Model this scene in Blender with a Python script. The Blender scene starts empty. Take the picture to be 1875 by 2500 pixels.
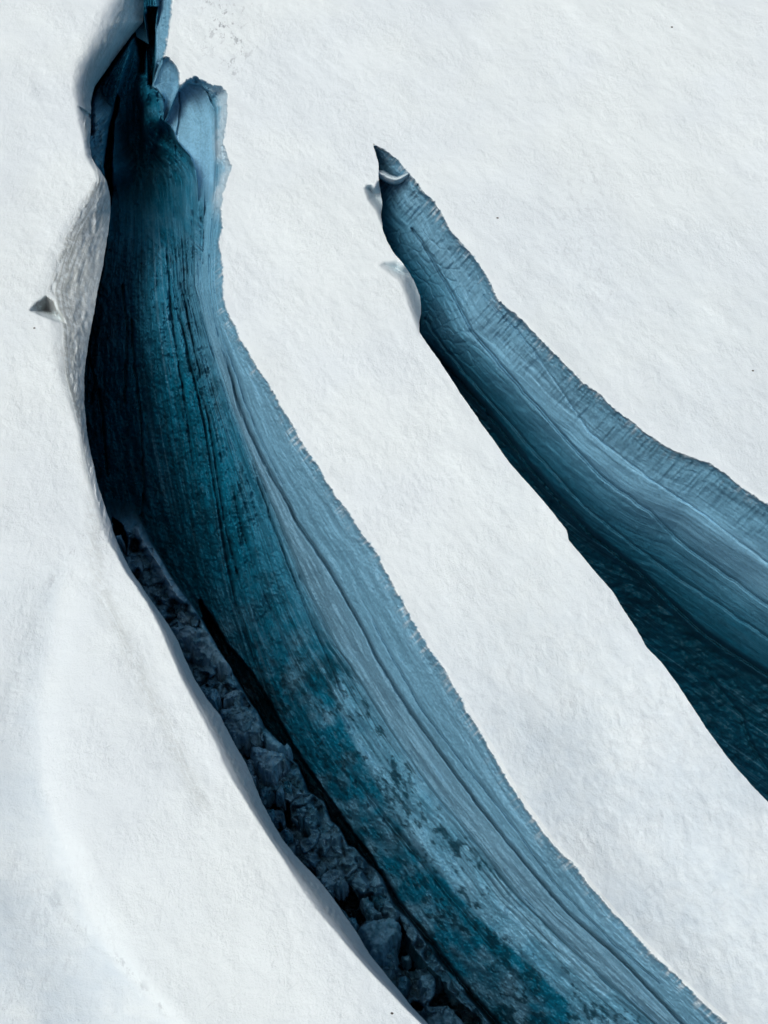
import bpy, math
import numpy as np

# ------------------------------------------------------------------ camera, sky, sun
scene = bpy.context.scene
TILT = math.radians(35.0)          # away from straight down
CAM_H = 60.0
VFOV = math.radians(40.0)
PW, PH = 1875.0, 2500.0            # the photograph's own grid, used for tracing outlines
FPX = (PH / 2) / math.tan(VFOV / 2)

cam_data = bpy.data.cameras.new("camera")
cam = bpy.data.objects.new("camera", cam_data)
scene.collection.objects.link(cam)
cam.location = (0, 0, CAM_H)
cam.rotation_euler = (TILT, 0, 0)
cam_data.sensor_fit = 'VERTICAL'
cam_data.angle = VFOV
cam_data.clip_start = 0.5
cam_data.clip_end = 20000
scene.camera = cam

SUN_EL, SUN_AZ = math.radians(62), math.radians(-125)     # azimuth from +Y towards +X
world = bpy.data.worlds.new("World")
scene.world = world
world.use_nodes = True
wn = world.node_tree
wn.nodes.clear()
sky = wn.nodes.new("ShaderNodeTexSky")
sky.sky_type = 'NISHITA'
sky.sun_disc = False
sky.sun_elevation = SUN_EL
sky.sun_rotation = SUN_AZ
sky.air_density = 0.5
sky.dust_density = 9.0
sky.ozone_density = 0.0
bg = wn.nodes.new("ShaderNodeBackground")
bg.inputs[1].default_value = 0.10
wo = wn.nodes.new("ShaderNodeOutputWorld")
wn.links.new(sky.outputs[0], bg.inputs[0])
wn.links.new(bg.outputs[0], wo.inputs[0])

sun_data = bpy.data.lights.new("sun", 'SUN')
sun_data.energy = 1.5
sun_data.angle = math.radians(32)
sun_data.color = (0.965, 0.965, 0.935)
sun = bpy.data.objects.new("sun", sun_data)
scene.collection.objects.link(sun)
sun.rotation_euler = (math.pi / 2 - SUN_EL, 0, math.pi - SUN_AZ)
sun.location = (0, 0, 40)

scene.view_settings.view_transform = 'Standard'
scene.view_settings.look = 'None'
scene.view_settings.gamma = 1.0
scene.view_settings.use_curve_mapping = False
scene.view_settings.exposure = -0.20
scene.render.engine = 'CYCLES'
scene.cycles.max_bounces = 8
scene.cycles.diffuse_bounces = 6
scene.cycles.use_denoising = True

# ------------------------------------------------------------------ helpers
ST, CT = math.sin(TILT), math.cos(TILT)


def ray(px, py):
    x = (np.asarray(px, float) - PW / 2) / FPX
    y = (PH / 2 - np.asarray(py, float)) / FPX
    return x, y * CT + ST, y * ST - CT


def to_world(px, py, z):
    """The point of height z that is seen at (px, py)."""
    dx, dy, dz = ray(px, py)
    s = (z - CAM_H) / dz
    return dx * s, dy * s, CAM_H + dz * s


def _hash(ix, iy, seed):
    h = (ix.astype(np.int64) * 374761393 + iy.astype(np.int64) * 668265263 + seed * 974634777) & 0xFFFFFFFF
    h = ((h ^ (h >> 13)) * 1274126177) & 0xFFFFFFFF
    h = (h ^ (h >> 16)) & 0xFFFFFF
    return h / float(0xFFFFFF)


def vnoise(x, y, seed=0):
    fx, fy = np.floor(x), np.floor(y)
    tx, ty = x - fx, y - fy
    tx = tx * tx * tx * (tx * (tx * 6 - 15) + 10)
    ty = ty * ty * ty * (ty * (ty * 6 - 15) + 10)
    a, b = _hash(fx, fy, seed), _hash(fx + 1, fy, seed)
    c, d = _hash(fx, fy + 1, seed), _hash(fx + 1, fy + 1, seed)
    return (a + (b - a) * tx + (c - a) * ty + (a - b - c + d) * tx * ty) * 2 - 1


def fbm(x, y, seed=0, octaves=4, gain=0.5):
    out, amp, tot = 0.0, 1.0, 0.0
    cx, sx = math.cos(0.6), math.sin(0.6)
    for k in range(octaves):
        out = out + amp * vnoise(x, y, seed + 17 * k)
        tot += amp
        x, y = (x * cx - y * sx) * 2.03 + 11.3, (x * sx + y * cx) * 2.03 + 4.7
        amp *= gain
    return out / tot


def ridged(x, y, seed=0, octaves=3):
    out, amp, tot = 0.0, 1.0, 0.0
    for k in range(octaves):
        out = out + amp * (1 - np.abs(vnoise(x, y, seed + 31 * k)) * 2)
        tot += amp
        x, y = x * 2.1 + 3.1, y * 2.1 + 7.7
        amp *= 0.5
    return out / tot


def cells(x, y, seed=0):
    """Distance to the nearest and second nearest jittered point, and the cell's random number."""
    fx, fy = np.floor(x), np.floor(y)
    d1 = np.full(x.shape, 9.0)
    d2 = np.full(x.shape, 9.0)
    rid = np.zeros(x.shape)
    rx = np.zeros(x.shape)
    ry = np.zeros(x.shape)
    for i in (-1, 0, 1):
        for j in (-1, 0, 1):
            cx, cy = fx + i, fy + j
            qx = cx + _hash(cx, cy, seed)
            qy = cy + _hash(cx, cy, seed + 5)
            d = np.hypot(x - qx, y - qy)
            near = d < d1
            d2 = np.where(near, d1, np.minimum(d2, d))
            rid = np.where(near, _hash(cx, cy, seed + 9), rid)
            rx = np.where(near, x - qx, rx)
            ry = np.where(near, y - qy, ry)
            d1 = np.where(near, d, d1)
    return d1, d2, rid, rx, ry


def sstep(a, b, x):
    t = np.clip((x - a) / (b - a), 0, 1)
    return t * t * (3 - 2 * t)


def curve(pts):
    """x as a function of y through traced (x, y) points."""
    p = np.array(sorted(pts, key=lambda q: q[1]), float)

    def f(y):
        y = np.asarray(y, float)
        r = np.interp(y, p[:, 1], p[:, 0])
        m0 = (p[1, 0] - p[0, 0]) / (p[1, 1] - p[0, 1])
        m1 = (p[-1, 0] - p[-2, 0]) / (p[-1, 1] - p[-2, 1])
        r = np.where(y < p[0, 1], p[0, 0] + m0 * (y - p[0, 1]), r)
        return np.where(y > p[-1, 1], p[-1, 0] + m1 * (y - p[-1, 1]), r)
    return f


def smooth_rows(v, n):
    k = np.hanning(2 * n + 3)[1:-1]
    k /= k.sum()
    return np.convolve(np.pad(v, n, mode='edge'), k, mode='valid')


def line_dist(px, py, pts, reach=None):
    """Distance to an open polyline."""
    p = np.array(pts, float)
    best = np.full(px.shape, 1e12)
    for (x0, y0), (x1, y1) in zip(p[:-1], p[1:]):
        ex, ey = x1 - x0, y1 - y0
        t = np.clip(((px - x0) * ex + (py - y0) * ey) / (ex * ex + ey * ey + 1e-9), 0, 1)
        best = np.minimum(best, (px - x0 - t * ex) ** 2 + (py - y0 - t * ey) ** 2)
    return np.sqrt(best)


def poly_sd(px, py, pts):
    """Signed distance to a closed outline, positive inside."""
    p = np.array(pts, float)
    out = np.full(px.shape, -1e6)
    m = 80.0
    sel = (px > p[:, 0].min() - m) & (px < p[:, 0].max() + m) & (py > p[:, 1].min() - m) & (py < p[:, 1].max() + m)
    x, y = px[sel], py[sel]
    if x.size == 0:
        return out
    d = line_dist(x, y, list(pts) + [pts[0]])
    ins = np.zeros(x.shape, bool)
    n = len(p)
    for i in range(n):
        x0, y0 = p[i]
        x1, y1 = p[(i + 1) % n]
        if y0 == y1:
            continue
        c = ((y0 > y) != (y1 > y)) & (x < (x1 - x0) * (y - y0) / (y1 - y0) + x0)
        ins ^= c
    out[sel] = np.where(ins, d, -d)
    return out


def Z(x0, y0, s, pts):
    """Outline read off an enlarged piece of the photograph."""
    return [(x0 + a / s, y0 + b / s) for a, b in pts]


def link_grid(name, X, Y, Zc, mat, attrs, smooth=True):
    nr, nc = X.shape
    me = bpy.data.meshes.new(name)
    me.vertices.add(nr * nc)
    co = np.stack([X, Y, Zc], -1).reshape(-1).astype(np.float32)
    me.vertices.foreach_set("co", co)
    i = np.arange(nr - 1)[:, None] * nc + np.arange(nc - 1)[None, :]
    q = np.stack([i, i + nc, i + nc + 1, i + 1], -1).reshape(-1, 4)
    nf = len(q)
    me.loops.add(nf * 4)
    me.loops.foreach_set("vertex_index", q.reshape(-1).astype(np.int32))
    me.polygons.add(nf)
    me.polygons.foreach_set("loop_start", (np.arange(nf) * 4).astype(np.int32))
    me.polygons.foreach_set("use_smooth", np.full(nf, smooth))
    for k, v in attrs.items():
        if v.ndim == 3:
            a = me.attributes.new(k, 'FLOAT_VECTOR', 'POINT')
            a.data.foreach_set("vector", v.reshape(-1).astype(np.float32))
        else:
            a = me.attributes.new(k, 'FLOAT', 'POINT')
            a.data.foreach_set("value", v.reshape(-1).astype(np.float32))
    me.materials.append(mat)
    me.update(calc_edges=True)
    ob = bpy.data.objects.new(name, me)
    scene.collection.objects.link(ob)
    return ob


# ------------------------------------------------------------------ materials
class N:
    """Short hand for building a node tree."""
    def __init__(self, name):
        self.mat = bpy.data.materials.new(name)
        self.mat.use_nodes = True
        self.t = self.mat.node_tree
        self.t.nodes.clear()

    def new(self, kind, **kw):
        n = self.t.nodes.new(kind)
        for k, v in kw.items():
            setattr(n, k, v)
        return n

    def link(self, a, b):
        self.t.links.new(a, b)

    def attr(self, name, out="Fac"):
        return self.new("ShaderNodeAttribute", attribute_name=name).outputs[out]

    def math(self, op, a, b=None, clamp=False):
        n = self.new("ShaderNodeMath", operation=op, use_clamp=clamp)
        for i, v in enumerate((a, b)):
            if v is None:
                continue
            if isinstance(v, (int, float)):
                n.inputs[i].default_value = v
            else:
                self.link(v, n.inputs[i])
        return n.outputs[0]

    def mix(self, fac, a, b):
        n = self.new("ShaderNodeMix", data_type='RGBA')
        for sock, v in ((n.inputs[0], fac), (n.inputs[6], a), (n.inputs[7], b)):
            if isinstance(v, (int, float)):
                sock.default_value = v
            elif isinstance(v, tuple):
                sock.default_value = (*v, 1)
            else:
                self.link(v, sock)
        return n.outputs[2]

    def noise(self, vec, scale, detail=4, rough=0.55, stretch=None, distortion=0.0):
        if stretch is not None:
            m = self.new("ShaderNodeMapping")
            m.inputs["Scale"].default_value = stretch
            self.link(vec, m.inputs["Vector"])
            vec = m.outputs[0]
        n = self.new("ShaderNodeTexNoise")
        n.inputs["Scale"].default_value = scale
        n.inputs["Detail"].default_value = detail
        n.inputs["Roughness"].default_value = rough
        n.inputs["Distortion"].default_value = distortion
        self.link(vec, n.inputs["Vector"])
        return n.outputs["Fac"]

    def ramp(self, fac, a, b, lo=0.0, hi=1.0):
        n = self.new("ShaderNodeMapRange", interpolation_type='SMOOTHSTEP')
        n.inputs["From Min"].default_value = a
        n.inputs["From Max"].default_value = b
        n.inputs["To Min"].default_value = lo
        n.inputs["To Max"].default_value = hi
        self.link(fac, n.inputs["Value"])
        return n.outputs[0]

    def bump(self, height, strength, dist, normal=None):
        n = self.new("ShaderNodeBump")
        n.inputs["Strength"].default_value = strength
        n.inputs["Distance"].default_value = dist
        self.link(height, n.inputs["Height"])
        if normal is not None:
            self.link(normal, n.inputs["Normal"])
        return n.outputs[0]

    def finish(self, color, rough, normal, spec=0.25):
        b = self.new("ShaderNodeBsdfPrincipled")
        o = self.new("ShaderNodeOutputMaterial")
        for sock, v in ((b.inputs["Base Color"], color), (b.inputs["Roughness"], rough)):
            if isinstance(v, tuple):
                sock.default_value = (*v, 1)
            elif isinstance(v, (int, float)):
                sock.default_value = v
            else:
                self.link(v, sock)
        b.inputs["Specular IOR Level"].default_value = spec
        if normal is not None:
            self.link(normal, b.inputs["Normal"])
        self.link(b.outputs[0], o.inputs[0])
        return self.mat


SNOW = (0.712, 0.825, 0.872)
SNOW_B = (0.682, 0.795, 0.858)


def snow_nodes(m, pos):
    """Colour and relief of the wind crust, shared by the snow and by the snowy rims."""
    big = m.noise(pos, 0.09, 3, 0.5)
    col = m.mix(m.ramp(big, 0.4, 0.62), SNOW, SNOW_B)
    grain = m.math('MULTIPLY', m.noise(pos, 3.2, 6, 0.62, stretch=(1.0, 0.62, 1.0)), m.ramp(m.noise(pos, 0.3, 4, 0.55), 0.35, 0.65, 0.3, 1.15))
    fine = m.noise(pos, 11.0, 4, 0.65)
    # thin sastrugi nicks, slanting like the wind
    rot = m.new("ShaderNodeMapping")
    rot.inputs["Rotation"].default_value = (0, 0, math.radians(-42))
    m.link(pos, rot.inputs["Vector"])
    nick = m.noise(rot.outputs[0], 1.5, 5, 0.6, stretch=(0.55, 3.2, 1))
    patch = m.ramp(m.noise(pos, 0.22, 3, 0.5), 0.45, 0.65)
    nickm = m.math('MULTIPLY', m.ramp(nick, 0.60, 0.72), patch)
    h = m.math('ADD', m.math('MULTIPLY', grain, 0.8), m.math('MULTIPLY', fine, 0.22))
    h = m.math('SUBTRACT', h, m.math('MULTIPLY', nickm, 0.16))
    return col, h


def make_snow():
    m = N("wind_packed_snow")
    pos = m.new("ShaderNodeTexCoord").outputs["Object"]
    col, h = snow_nodes(m, pos)
    dirt = m.attr("dirt")
    streak = m.noise(m.attr("strata", "Vector"), 1.0, 6, 0.65, stretch=(0.5, 5.0, 1))
    dn = m.noise(pos, 2.6, 7, 0.7)
    dm = m.math('MULTIPLY', dirt, m.ramp(m.math('ADD', m.math('MULTIPLY', streak, 0.5), m.math('MULTIPLY', dn, 0.5)), 0.40, 0.56, 0.12, 1.0))
    col = m.mix(dm, col, (0.34, 0.395, 0.40))
    col = m.mix(m.math('MULTIPLY', m.ramp(dirt, 0.86, 1.0), m.ramp(dn, 0.3, 0.6, 0.6, 1.0)), col, (0.31, 0.34, 0.35))
    fleck = m.attr("fleck")
    fl = m.math('MULTIPLY', m.ramp(m.noise(pos, 2.4, 6, 0.7, stretch=(1, .5, 1)), 0.53, 0.63), fleck)
    col = m.mix(fl, col, (0.30, 0.36, 0.41))
    grit = m.math('ADD', m.math('MULTIPLY', streak, 0.45), m.math('MULTIPLY', m.noise(pos, 4.5, 7, 0.75), 0.55))
    ice = m.math('MULTIPLY', m.attr("firn"), m.ramp(grit, 0.36, 0.56, 0.55, 1.0))
    col = m.mix(ice, col, (0.50, 0.67, 0.755))
    col = m.mix(m.math('MULTIPLY', m.attr("firn"), m.ramp(grit, 0.34, 0.5, 0.50, 0.0)), col, (0.08, 0.17, 0.22))
    h = m.math('ADD', h, m.math('MULTIPLY', m.math('MULTIPLY', m.math('ADD', m.attr("firn"), m.attr("dirt")), 1.2), grit))
    col = m.mix(m.attr("ground_shade"), col, (0.575, 0.70, 0.785))  # shading of the low ground, mixed into the snow colour
    nrm = m.bump(h, 0.68, 0.16)
    return m.finish(col, 0.75, nrm, 0.15)


def make_ice(name, deep=(0.001, 0.155, 0.27), firn=(0.20, 0.455, 0.645), grey=(0.15, 0.30, 0.42), dark=(0.001, 0.035, 0.06), strata=True):
    m = N(name)
    pos = m.new("ShaderNodeTexCoord").outputs["Object"]
    sv = m.attr("strata", "Vector") if strata else pos
    n1 = m.noise(pos, 0.9, 6, 0.62)
    n2 = m.noise(pos, 6.0, 5, 0.65)
    lay = m.noise(sv, 1.0, 5, 0.62, stretch=(0.10, 3.0, 1) if strata else (1, 1, 2.5))
    f = m.attr("firn")
    thin = m.noise(sv, 1.0, 4, 0.6, stretch=(0.07, 8.0, 1) if strata else (2, 2, 5), distortion=0.25)
    layered = m.attr("layered")
    f2 = m.math('ADD', f, m.math('MULTIPLY', m.math('SUBTRACT', m.math('ADD', m.math('MULTIPLY', n1, .5), m.math('MULTIPLY', lay, .5)), 0.5), 0.40), clamp=True)
    col = m.mix(f2, deep, firn)
    col = m.mix(m.attr("grey"), col, grey)
    dk = m.math('MULTIPLY', m.attr("dark"), m.ramp(n1, 0.25, 0.6, 0.6, 1.0), clamp=True)
    col = m.mix(dk, col, dark)
    col = m.mix(m.math('MULTIPLY', layered, m.ramp(thin, 0.34, 0.50, 0.75, 0.0)), col, dark)
    col = m.mix(m.math('MULTIPLY', layered, m.ramp(thin, 0.56, 0.66, 0.0, 0.30)), col, firn)
    col = m.mix(m.ramp(m.math('ADD', m.math('MULTIPLY', n2, .5), m.math('MULTIPLY', lay, .5)), 0.38, 0.58, 0.30, 0.0), col, dark)
    scol, sh = snow_nodes(m, pos)
    sn = m.attr("snow")
    col = m.mix(sn, col, scol)
    streak = m.noise(sv, 1.0, 6, 0.65, stretch=(0.9, 6.0, 1) if strata else (2, 2, 5))
    h = m.math('ADD', m.math('MULTIPLY', streak, 0.35), m.math('MULTIPLY', n2, 0.5))
    h = m.math('ADD', h, m.math('MULTIPLY', m.noise(pos, 2.2, 5, 0.6), 0.6))
    h = m.math('ADD', h, m.math('MULTIPLY', layered, m.math('MULTIPLY', thin, 1.5)))
    calm = m.attr("calm")
    h = m.math('MULTIPLY', h, m.math('SUBTRACT', 1.0, m.math('MULTIPLY', calm, 0.72)))
    nrm = m.bump(h, 0.75, 0.16)
    rough = m.math('ADD', 0.48, m.math('MULTIPLY', sn, 0.3))
    return m.finish(col, rough, nrm, 0.22)


M_SNOW = make_snow()
M_ICE = make_ice("crevasse_ice")
M_BLOCK = make_ice("broken_ice", strata=False)

m = N("dark_rock")
p_ = m.new("ShaderNodeTexCoord").outputs["Object"]
M_ROCK = m.finish(m.mix(m.noise(p_, 20, 4), (0.03, 0.032, 0.035), (0.10, 0.10, 0.10)), 0.85, m.bump(m.noise(p_, 30, 4), 0.6, 0.03))

# ------------------------------------------------------------------ traced outlines (photograph pixels)
# near (left) edge of the long crevasse
L1 = curve([(330, -700), (350, -200), (352, 0), (349, 54), (321, 87), (289, 130), (252, 181), (231, 210), (221, 249), (222, 290), (222, 322), (219, 347), (224, 387),
            (242, 412), (260, 441), (269.5, 481), (269, 524), (263, 571), (252, 644), (238, 709), (229.5, 765), (215, 837), (205, 917),
            (206, 989), (213, 1062), (226, 1127), (240, 1185), (258.5, 1242), (276.6, 1300), (295, 1347), (316, 1387), (349, 1437), (385, 1490),
            (411, 1524), (434, 1563), (450, 1603), (469, 1646), (505, 1708), (536, 1745), (563, 1799), (599, 1861), (622, 1915), (643, 1965),
            (668, 2012), (693.5, 2054), (731, 2100), (769, 2138), (803, 2180), (837, 2227), (866, 2269), (904, 2332), (942, 2379), (976, 2421),
            (1010, 2463), (1045, 2500), (1090, 2540), (1500, 2950), (2600, 4000)])
# outer edge of the sloping lip beside it
LO = curve([(260, -700), (300, -200), (281, 0), (252, 47), (220, 119), (195, 170), (190, 217), (192, 250), (196, 290), (206, 340), (219, 387),
            (235, 415), (240, 441), (222, 481), (200, 524), (172, 571), (145, 644), (126, 709), (138, 765), (150, 794), (152, 860), (158, 916), (176, 984),
            (195, 1052), (206, 1127), (221, 1185), (238, 1242), (258, 1300), (278, 1340), (322, 1387), (362, 1473), (395, 1536), (420, 1595), (446, 1654),
            (477, 1712), (505, 1763), (540, 1830), (550, 1860), (579.5, 1914.6), (622, 1986), (660, 2045), (698, 2100), (731, 2151), (778, 2218), (824, 2273),
            (862, 2320), (909, 2374), (955, 2421), (997, 2467), (1031, 2500), (1072, 2540), (1480, 2950), (2580, 4000)])
# far (right) edge, a closed opening: the rim of fin, lobes and the long straight wall
R1_PTS = [(436, -700), (430, -200), (422.5, 0), (415, 54), (408, 105), (399, 139), (412, 142), (426, 155), (436, 177), (438, 206), (442, 212), (455, 195), (480, 188), (502, 197),
          (520, 206), (540, 208), (553, 222), (556, 240), (556, 260), (549, 311), (545.5, 351), (554, 383), (566, 409), (556, 438), (545.5, 466), (538, 506),
          (542, 557), (535, 593), (542, 651), (544, 705), (556, 758), (580, 816), (606, 863), (635, 910), (663, 946), (689, 993), (711, 1033), (729, 1072),
          (750, 1103), (791, 1163), (820, 1210), (849, 1250), (877, 1297), (900, 1324), (960, 1430), (1017, 1537), (1053, 1600), (1087, 1640), (1112, 1685), (1146, 1748),
          (1188, 1815), (1222, 1878), (1264, 1946), (1298, 1992), (1332, 2039), (1361, 2073), (1399, 2110), (1441, 2165), (1475, 2203), (1500, 2235),
          (1582, 2317), (1673, 2407), (1774, 2500), (1820, 2545), (2250, 2950), (3300, 4000)]
R1_RIM = curve([q for q in R1_PTS if q[1] < 130 or q[1] > 600])
RG1 = curve([(450, -700), (446, -200), (446, 0), (446, 60), (452, 110), (500, 160), (578, 190), (592, 300), (594, 410), (585, 480), (566, 560), (556, 620)] +
            [(x + 14, y) for x, y in R1_PTS if y > 650])
# inner lines of the long wall
A1 = curve([(434, -200), (436, 200), (506, 224), (524, 246), (527, 275), (531, 362), (531, 434), (524, 485), (513, 615), (512, 700), (530, 808), (566, 917), (584, 989), (613, 1062), (656, 1145),
            (711, 1242), (716, 1262), (799, 1379), (900, 1560), (918, 1600), (990, 1718), (1074, 1836), (1167, 1963), (1264, 2085), (1391, 2233), (1500, 2326), (1640, 2470), (2100, 2950)])
B1 = curve([(860, 1420), (956, 1600), (1036, 1739), (1137, 1870), (1243, 2001), (1348, 2150), (1480, 2285), (1600, 2390)])
C1 = curve([(400, -200), (405, 200), (470, 300), (478, 700), (520, 850), (566, 989), (620, 1127), (674, 1253), (740, 1418), (818, 1575), (855, 1625), (948, 1777), (1053, 1929),
            (1159, 2056), (1264, 2191), (1391, 2317), (1500, 2414), (1600, 2500), (2060, 2950)])
E1 = curve([(370, -200), (372, 200), (380, 300), (425, 700), (439, 772), (468, 902), (497, 1025), (522, 1170), (548, 1333), (573, 1459), (614, 1583), (661, 1720), (700, 1798),
            (740, 1860), (803, 1952), (909, 2096), (940, 2138), (1010, 2240), (1095, 2361), (1220, 2500), (1650, 2950)])
E1B = [(400, 500), (408, 620), (418, 760), (436, 880), (452, 980), (470, 1120)]
E1C = [(446, 640), (455, 760), (485, 900), (505, 1000), (530, 1150), (552, 1290), (580, 1400)]
S0 = [(318, 1225), (354, 1291), (371, 1328), (391, 1361), (416, 1406), (444, 1445), (475, 1486), (504, 1533), (514, 1550), (532, 1584), (555, 1619), (559, 1624), (568, 1643),
      (586, 1672), (613, 1718), (630, 1739), (638, 1761), (651, 1780), (680, 1809), (692, 1837), (727, 1867), (740, 1897), (753, 1932), (792, 1958),
      (807, 2002), (829, 2021), (850, 2065), (865, 2068), (900, 2108), (933, 2139), (962, 2216), (1001, 2245), (1032, 2291), (1081, 2361), (1110, 2400), (1160, 2455),
      (1230, 2540), (1650, 2950), (2700, 4000)]
S0F = curve(S0)
SLOT = [(486, 1466)] + [q for q in S0 if 1530 < q[1] < 2145] + [(934, 2136), (909, 2090), (862, 2030), (803, 1945), (740, 1852), (712, 1808), (690, 1770), (661, 1715), (614, 1637), (555, 1570), (516, 1503), (489, 1462)]
CRACK = [(930, 2130), (950, 2168), (975, 2208), (1003, 2243), (1060, 2310), (1110, 2380), (1160, 2440), (1240, 2530)]

z1 = lambda p: Z(760, 2050, 4.1475, p)
z2 = lambda p: Z(540, 1750, 4.608, p)
z3 = lambda p: Z(260, 1230, 4.88, p)
z4 = lambda p: Z(420, 1560, 5.184, p)
HOLES = [
    z1([(890, 830), (960, 950), (1040, 1100), (1150, 1250), (1300, 1400), (1400, 1560), (1700, 1800), (1800, 2100), (1560, 1960), (1430, 1720), (1380, 1680), (1180, 1690), (1260, 1560), (1250, 1400), (1160, 1300), (1000, 1330), (860, 1290), (860, 1100), (880, 935)]),
    z1([(215, 580), (300, 520), (350, 430), (440, 530), (480, 620), (520, 700), (550, 760), (590, 800), (480, 890), (440, 940), (400, 790), (300, 680)]),
    z2([(500, 1030), (550, 900), (600, 840), (640, 980), (650, 1040)]),
    z2([(710, 920), (770, 960), (800, 1280), (740, 1240), (710, 1050)]),
    z2([(850, 1120), (960, 1230), (1000, 1330), (960, 1360), (880, 1220)]),
    z2([(370, 630), (440, 590), (500, 620), (480, 680), (400, 690)]),
    z2([(255, 330), (330, 295), (345, 330), (320, 420), (370, 480), (280, 490)]),
    z2([(390, 300), (480, 280), (600, 350), (540, 380), (420, 330)]),
    z2([(860, 1620), (1000, 1700), (1070, 1780), (1060, 1850), (960, 1720)]),
    z1([(1000, 1660), (1060, 1640), (1140, 1700), (1120, 1730), (1040, 1720)]),
    z3([(60, 150), (200, 260), (250, 420), (240, 620), (150, 480), (90, 330)]),
]
RIDGE = z3([(330, 270), (400, 260), (460, 370), (540, 500), (640, 620), (760, 850), (880, 1000), (980, 1200), (880, 1190), (740, 1130), (700, 980), (600, 800), (480, 640), (440, 540), (340, 400)])
# features at the crevasse's upper end
zt = lambda p: Z(170, 0, 3.6867, p)
LOBE2 = zt([(740, 780), (800, 620), (835, 545), (880, 525), (930, 560), (970, 630), (985, 720), (975, 800), (920, 930), (870, 1060), (850, 1090), (850, 1000), (855, 900), (830, 850), (780, 800)])
LOBE3 = zt([(865, 1090), (920, 960), (975, 820), (1010, 780), (1080, 755), (1180, 780), (1240, 830), (1270, 920), (1310, 1000), (1320, 1400), (1290, 1843), (1160, 1843), (1150, 1650), (1130, 1520),
            (1080, 1400), (1010, 1320), (960, 1260), (940, 1200), (900, 1130)])
FIN = zt([(800, -120), (930, -120), (925, 0), (910, 200), (870, 420), (835, 540), (780, 680), (740, 780), (770, 600), (775, 400), (770, 250), (790, 130), (800, 0)])
KLINE = zt([(830, 1090), (900, 1130), (940, 1200), (960, 1260), (1010, 1330), (1080, 1410), (1130, 1530), (1148, 1660)])
LOWLOBE = zt([(740, 800), (800, 830), (850, 910), (850, 1050), (820, 1180), (760, 1350), (720, 1480), (660, 1700), (630, 1843), (580, 1843), (640, 1300), (650, 900), (690, 820)])
FINEDGE = zt([(730, 220), (770, 300), (770, 500), (760, 700), (740, 800)])
SLOT0 = zt([(432, 850), (440, 900), (425, 1000), (400, 1100), (390, 1300), (380, 1500), (382, 1700), (374, 1843), (352, 1700), (320, 1600), (300, 1500), (330, 1300), (355, 1150), (395, 1000)])
GULCH = zt([(640, 190), (720, 190), (720, 240), (690, 320), (680, 480), (675, 660), (640, 660), (635, 520), (610, 330)])

# second crevasse
TIP = (912, 357)
L2 = curve([(911, -5000), (911, 340), (912, 358), (921, 386), (924, 400), (924, 440), (930, 471), (934, 501), (930, 531), (934, 558), (946, 591), (961, 618), (980, 639), (995, 660), (1013, 691),
            (1025, 721), (1028, 742), (1028, 763), (1023, 787), (1023, 811), (1037, 832), (1055, 856), (1073, 880), (1085, 900), (1130, 970), (1187, 1050), (1250, 1137),
            (1297, 1189), (1345, 1246), (1383, 1294), (1388, 1318), (1416, 1351), (1454, 1398), (1497, 1446), (1525, 1493), (1554, 1536), (1577, 1579), (1615, 1617),
            (1653, 1669), (1687, 1721), (1725, 1778), (1758, 1825), (1796, 1873), (1834, 1916), (1867, 1950), (1960, 2050), (2300, 2450), (2700, 2950), (3500, 4000)])
R2_PTS = [(911, -5000), (911, 340), (912, 357), (928, 359), (955, 377), (976, 398), (995, 416), (1013, 440), (1028, 468), (1058, 495), (1076, 522), (1091, 552), (1109, 576), (1136, 606), (1160, 636),
          (1178, 663), (1196, 694), (1215, 730), (1236, 751), (1266, 775), (1296, 808), (1326, 838), (1350, 859), (1392, 905), (1430, 938), (1468, 966), (1501, 1000),
          (1544, 1033), (1592, 1071), (1639, 1099), (1677, 1113), (1729, 1132), (1772, 1161), (1819, 1194), (1875, 1232), (1990, 1320), (2060, 1430), (2110, 1580), (2160, 1800),
          (2230, 2000), (2450, 2400), (2900, 2950), (3700, 4000)]
R2_RIM = curve(R2_PTS)
R2_SD = [q for q in R2_PTS if 340 < q[1] < 1240] + [(2100, 1390), (2400, 1600), (3000, 2100), (5000, 4000)]
D1 = curve([(940, 440), (990, 540), (1031, 591), (1061, 642), (1106, 721), (1151, 808), (1212, 878), (1250, 924), (1369, 1057), (1463, 1161), (1582, 1246), (1677, 1337), (1772, 1403), (1875, 1479), (1990, 1590)])
D1_PTS = [(1005, 560), (1031, 591), (1061, 642), (1106, 721), (1151, 808), (1212, 878), (1250, 924), (1369, 1057), (1463, 1161), (1582, 1246), (1677, 1337), (1772, 1403), (1875, 1479), (1990, 1590)]
D2_PTS = [(1031, 835), (1100, 900), (1180, 990), (1250, 1080), (1297, 1142), (1359, 1213), (1454, 1313), (1554, 1389), (1639, 1474), (1725, 1550), (1796, 1598), (1875, 1645), (2000, 1760)]
D2B_PTS = [(1040, 780), (1085, 850), (1180, 960), (1260, 1050), (1330, 1130), (1420, 1230), (1520, 1310), (1640, 1400), (1760, 1480), (1875, 1560)]
M2_PTS = [(1180, 720), (1300, 850), (1440, 1057), (1582, 1166), (1725, 1261), (1875, 1375)]
CRK2 = Z(1250, 900, 2.107, [(1030, 1600), (1180, 1780), (1200, 1860), (1240, 1950), (1317, 2060)])
SCOOP_A = Z(850, 320, 3.318, [(245, 1085), (290, 1045), (400, 1035), (450, 1070), (800, 1070), (800, 1650), (580, 1650), (520, 1500), (470, 1350), (420, 1220), (320, 1150)])
SCOOP_B = Z(850, 320, 3.318, [(130, 465), (150, 435), (190, 430), (215, 450), (240, 400), (420, 420), (420, 800), (285, 790), (250, 700), (230, 650), (160, 560)])
POCKET_LOW = Z(850, 320, 3.318, [(235, 225), (290, 310), (330, 360), (390, 380), (450, 350), (490, 325)])
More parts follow.
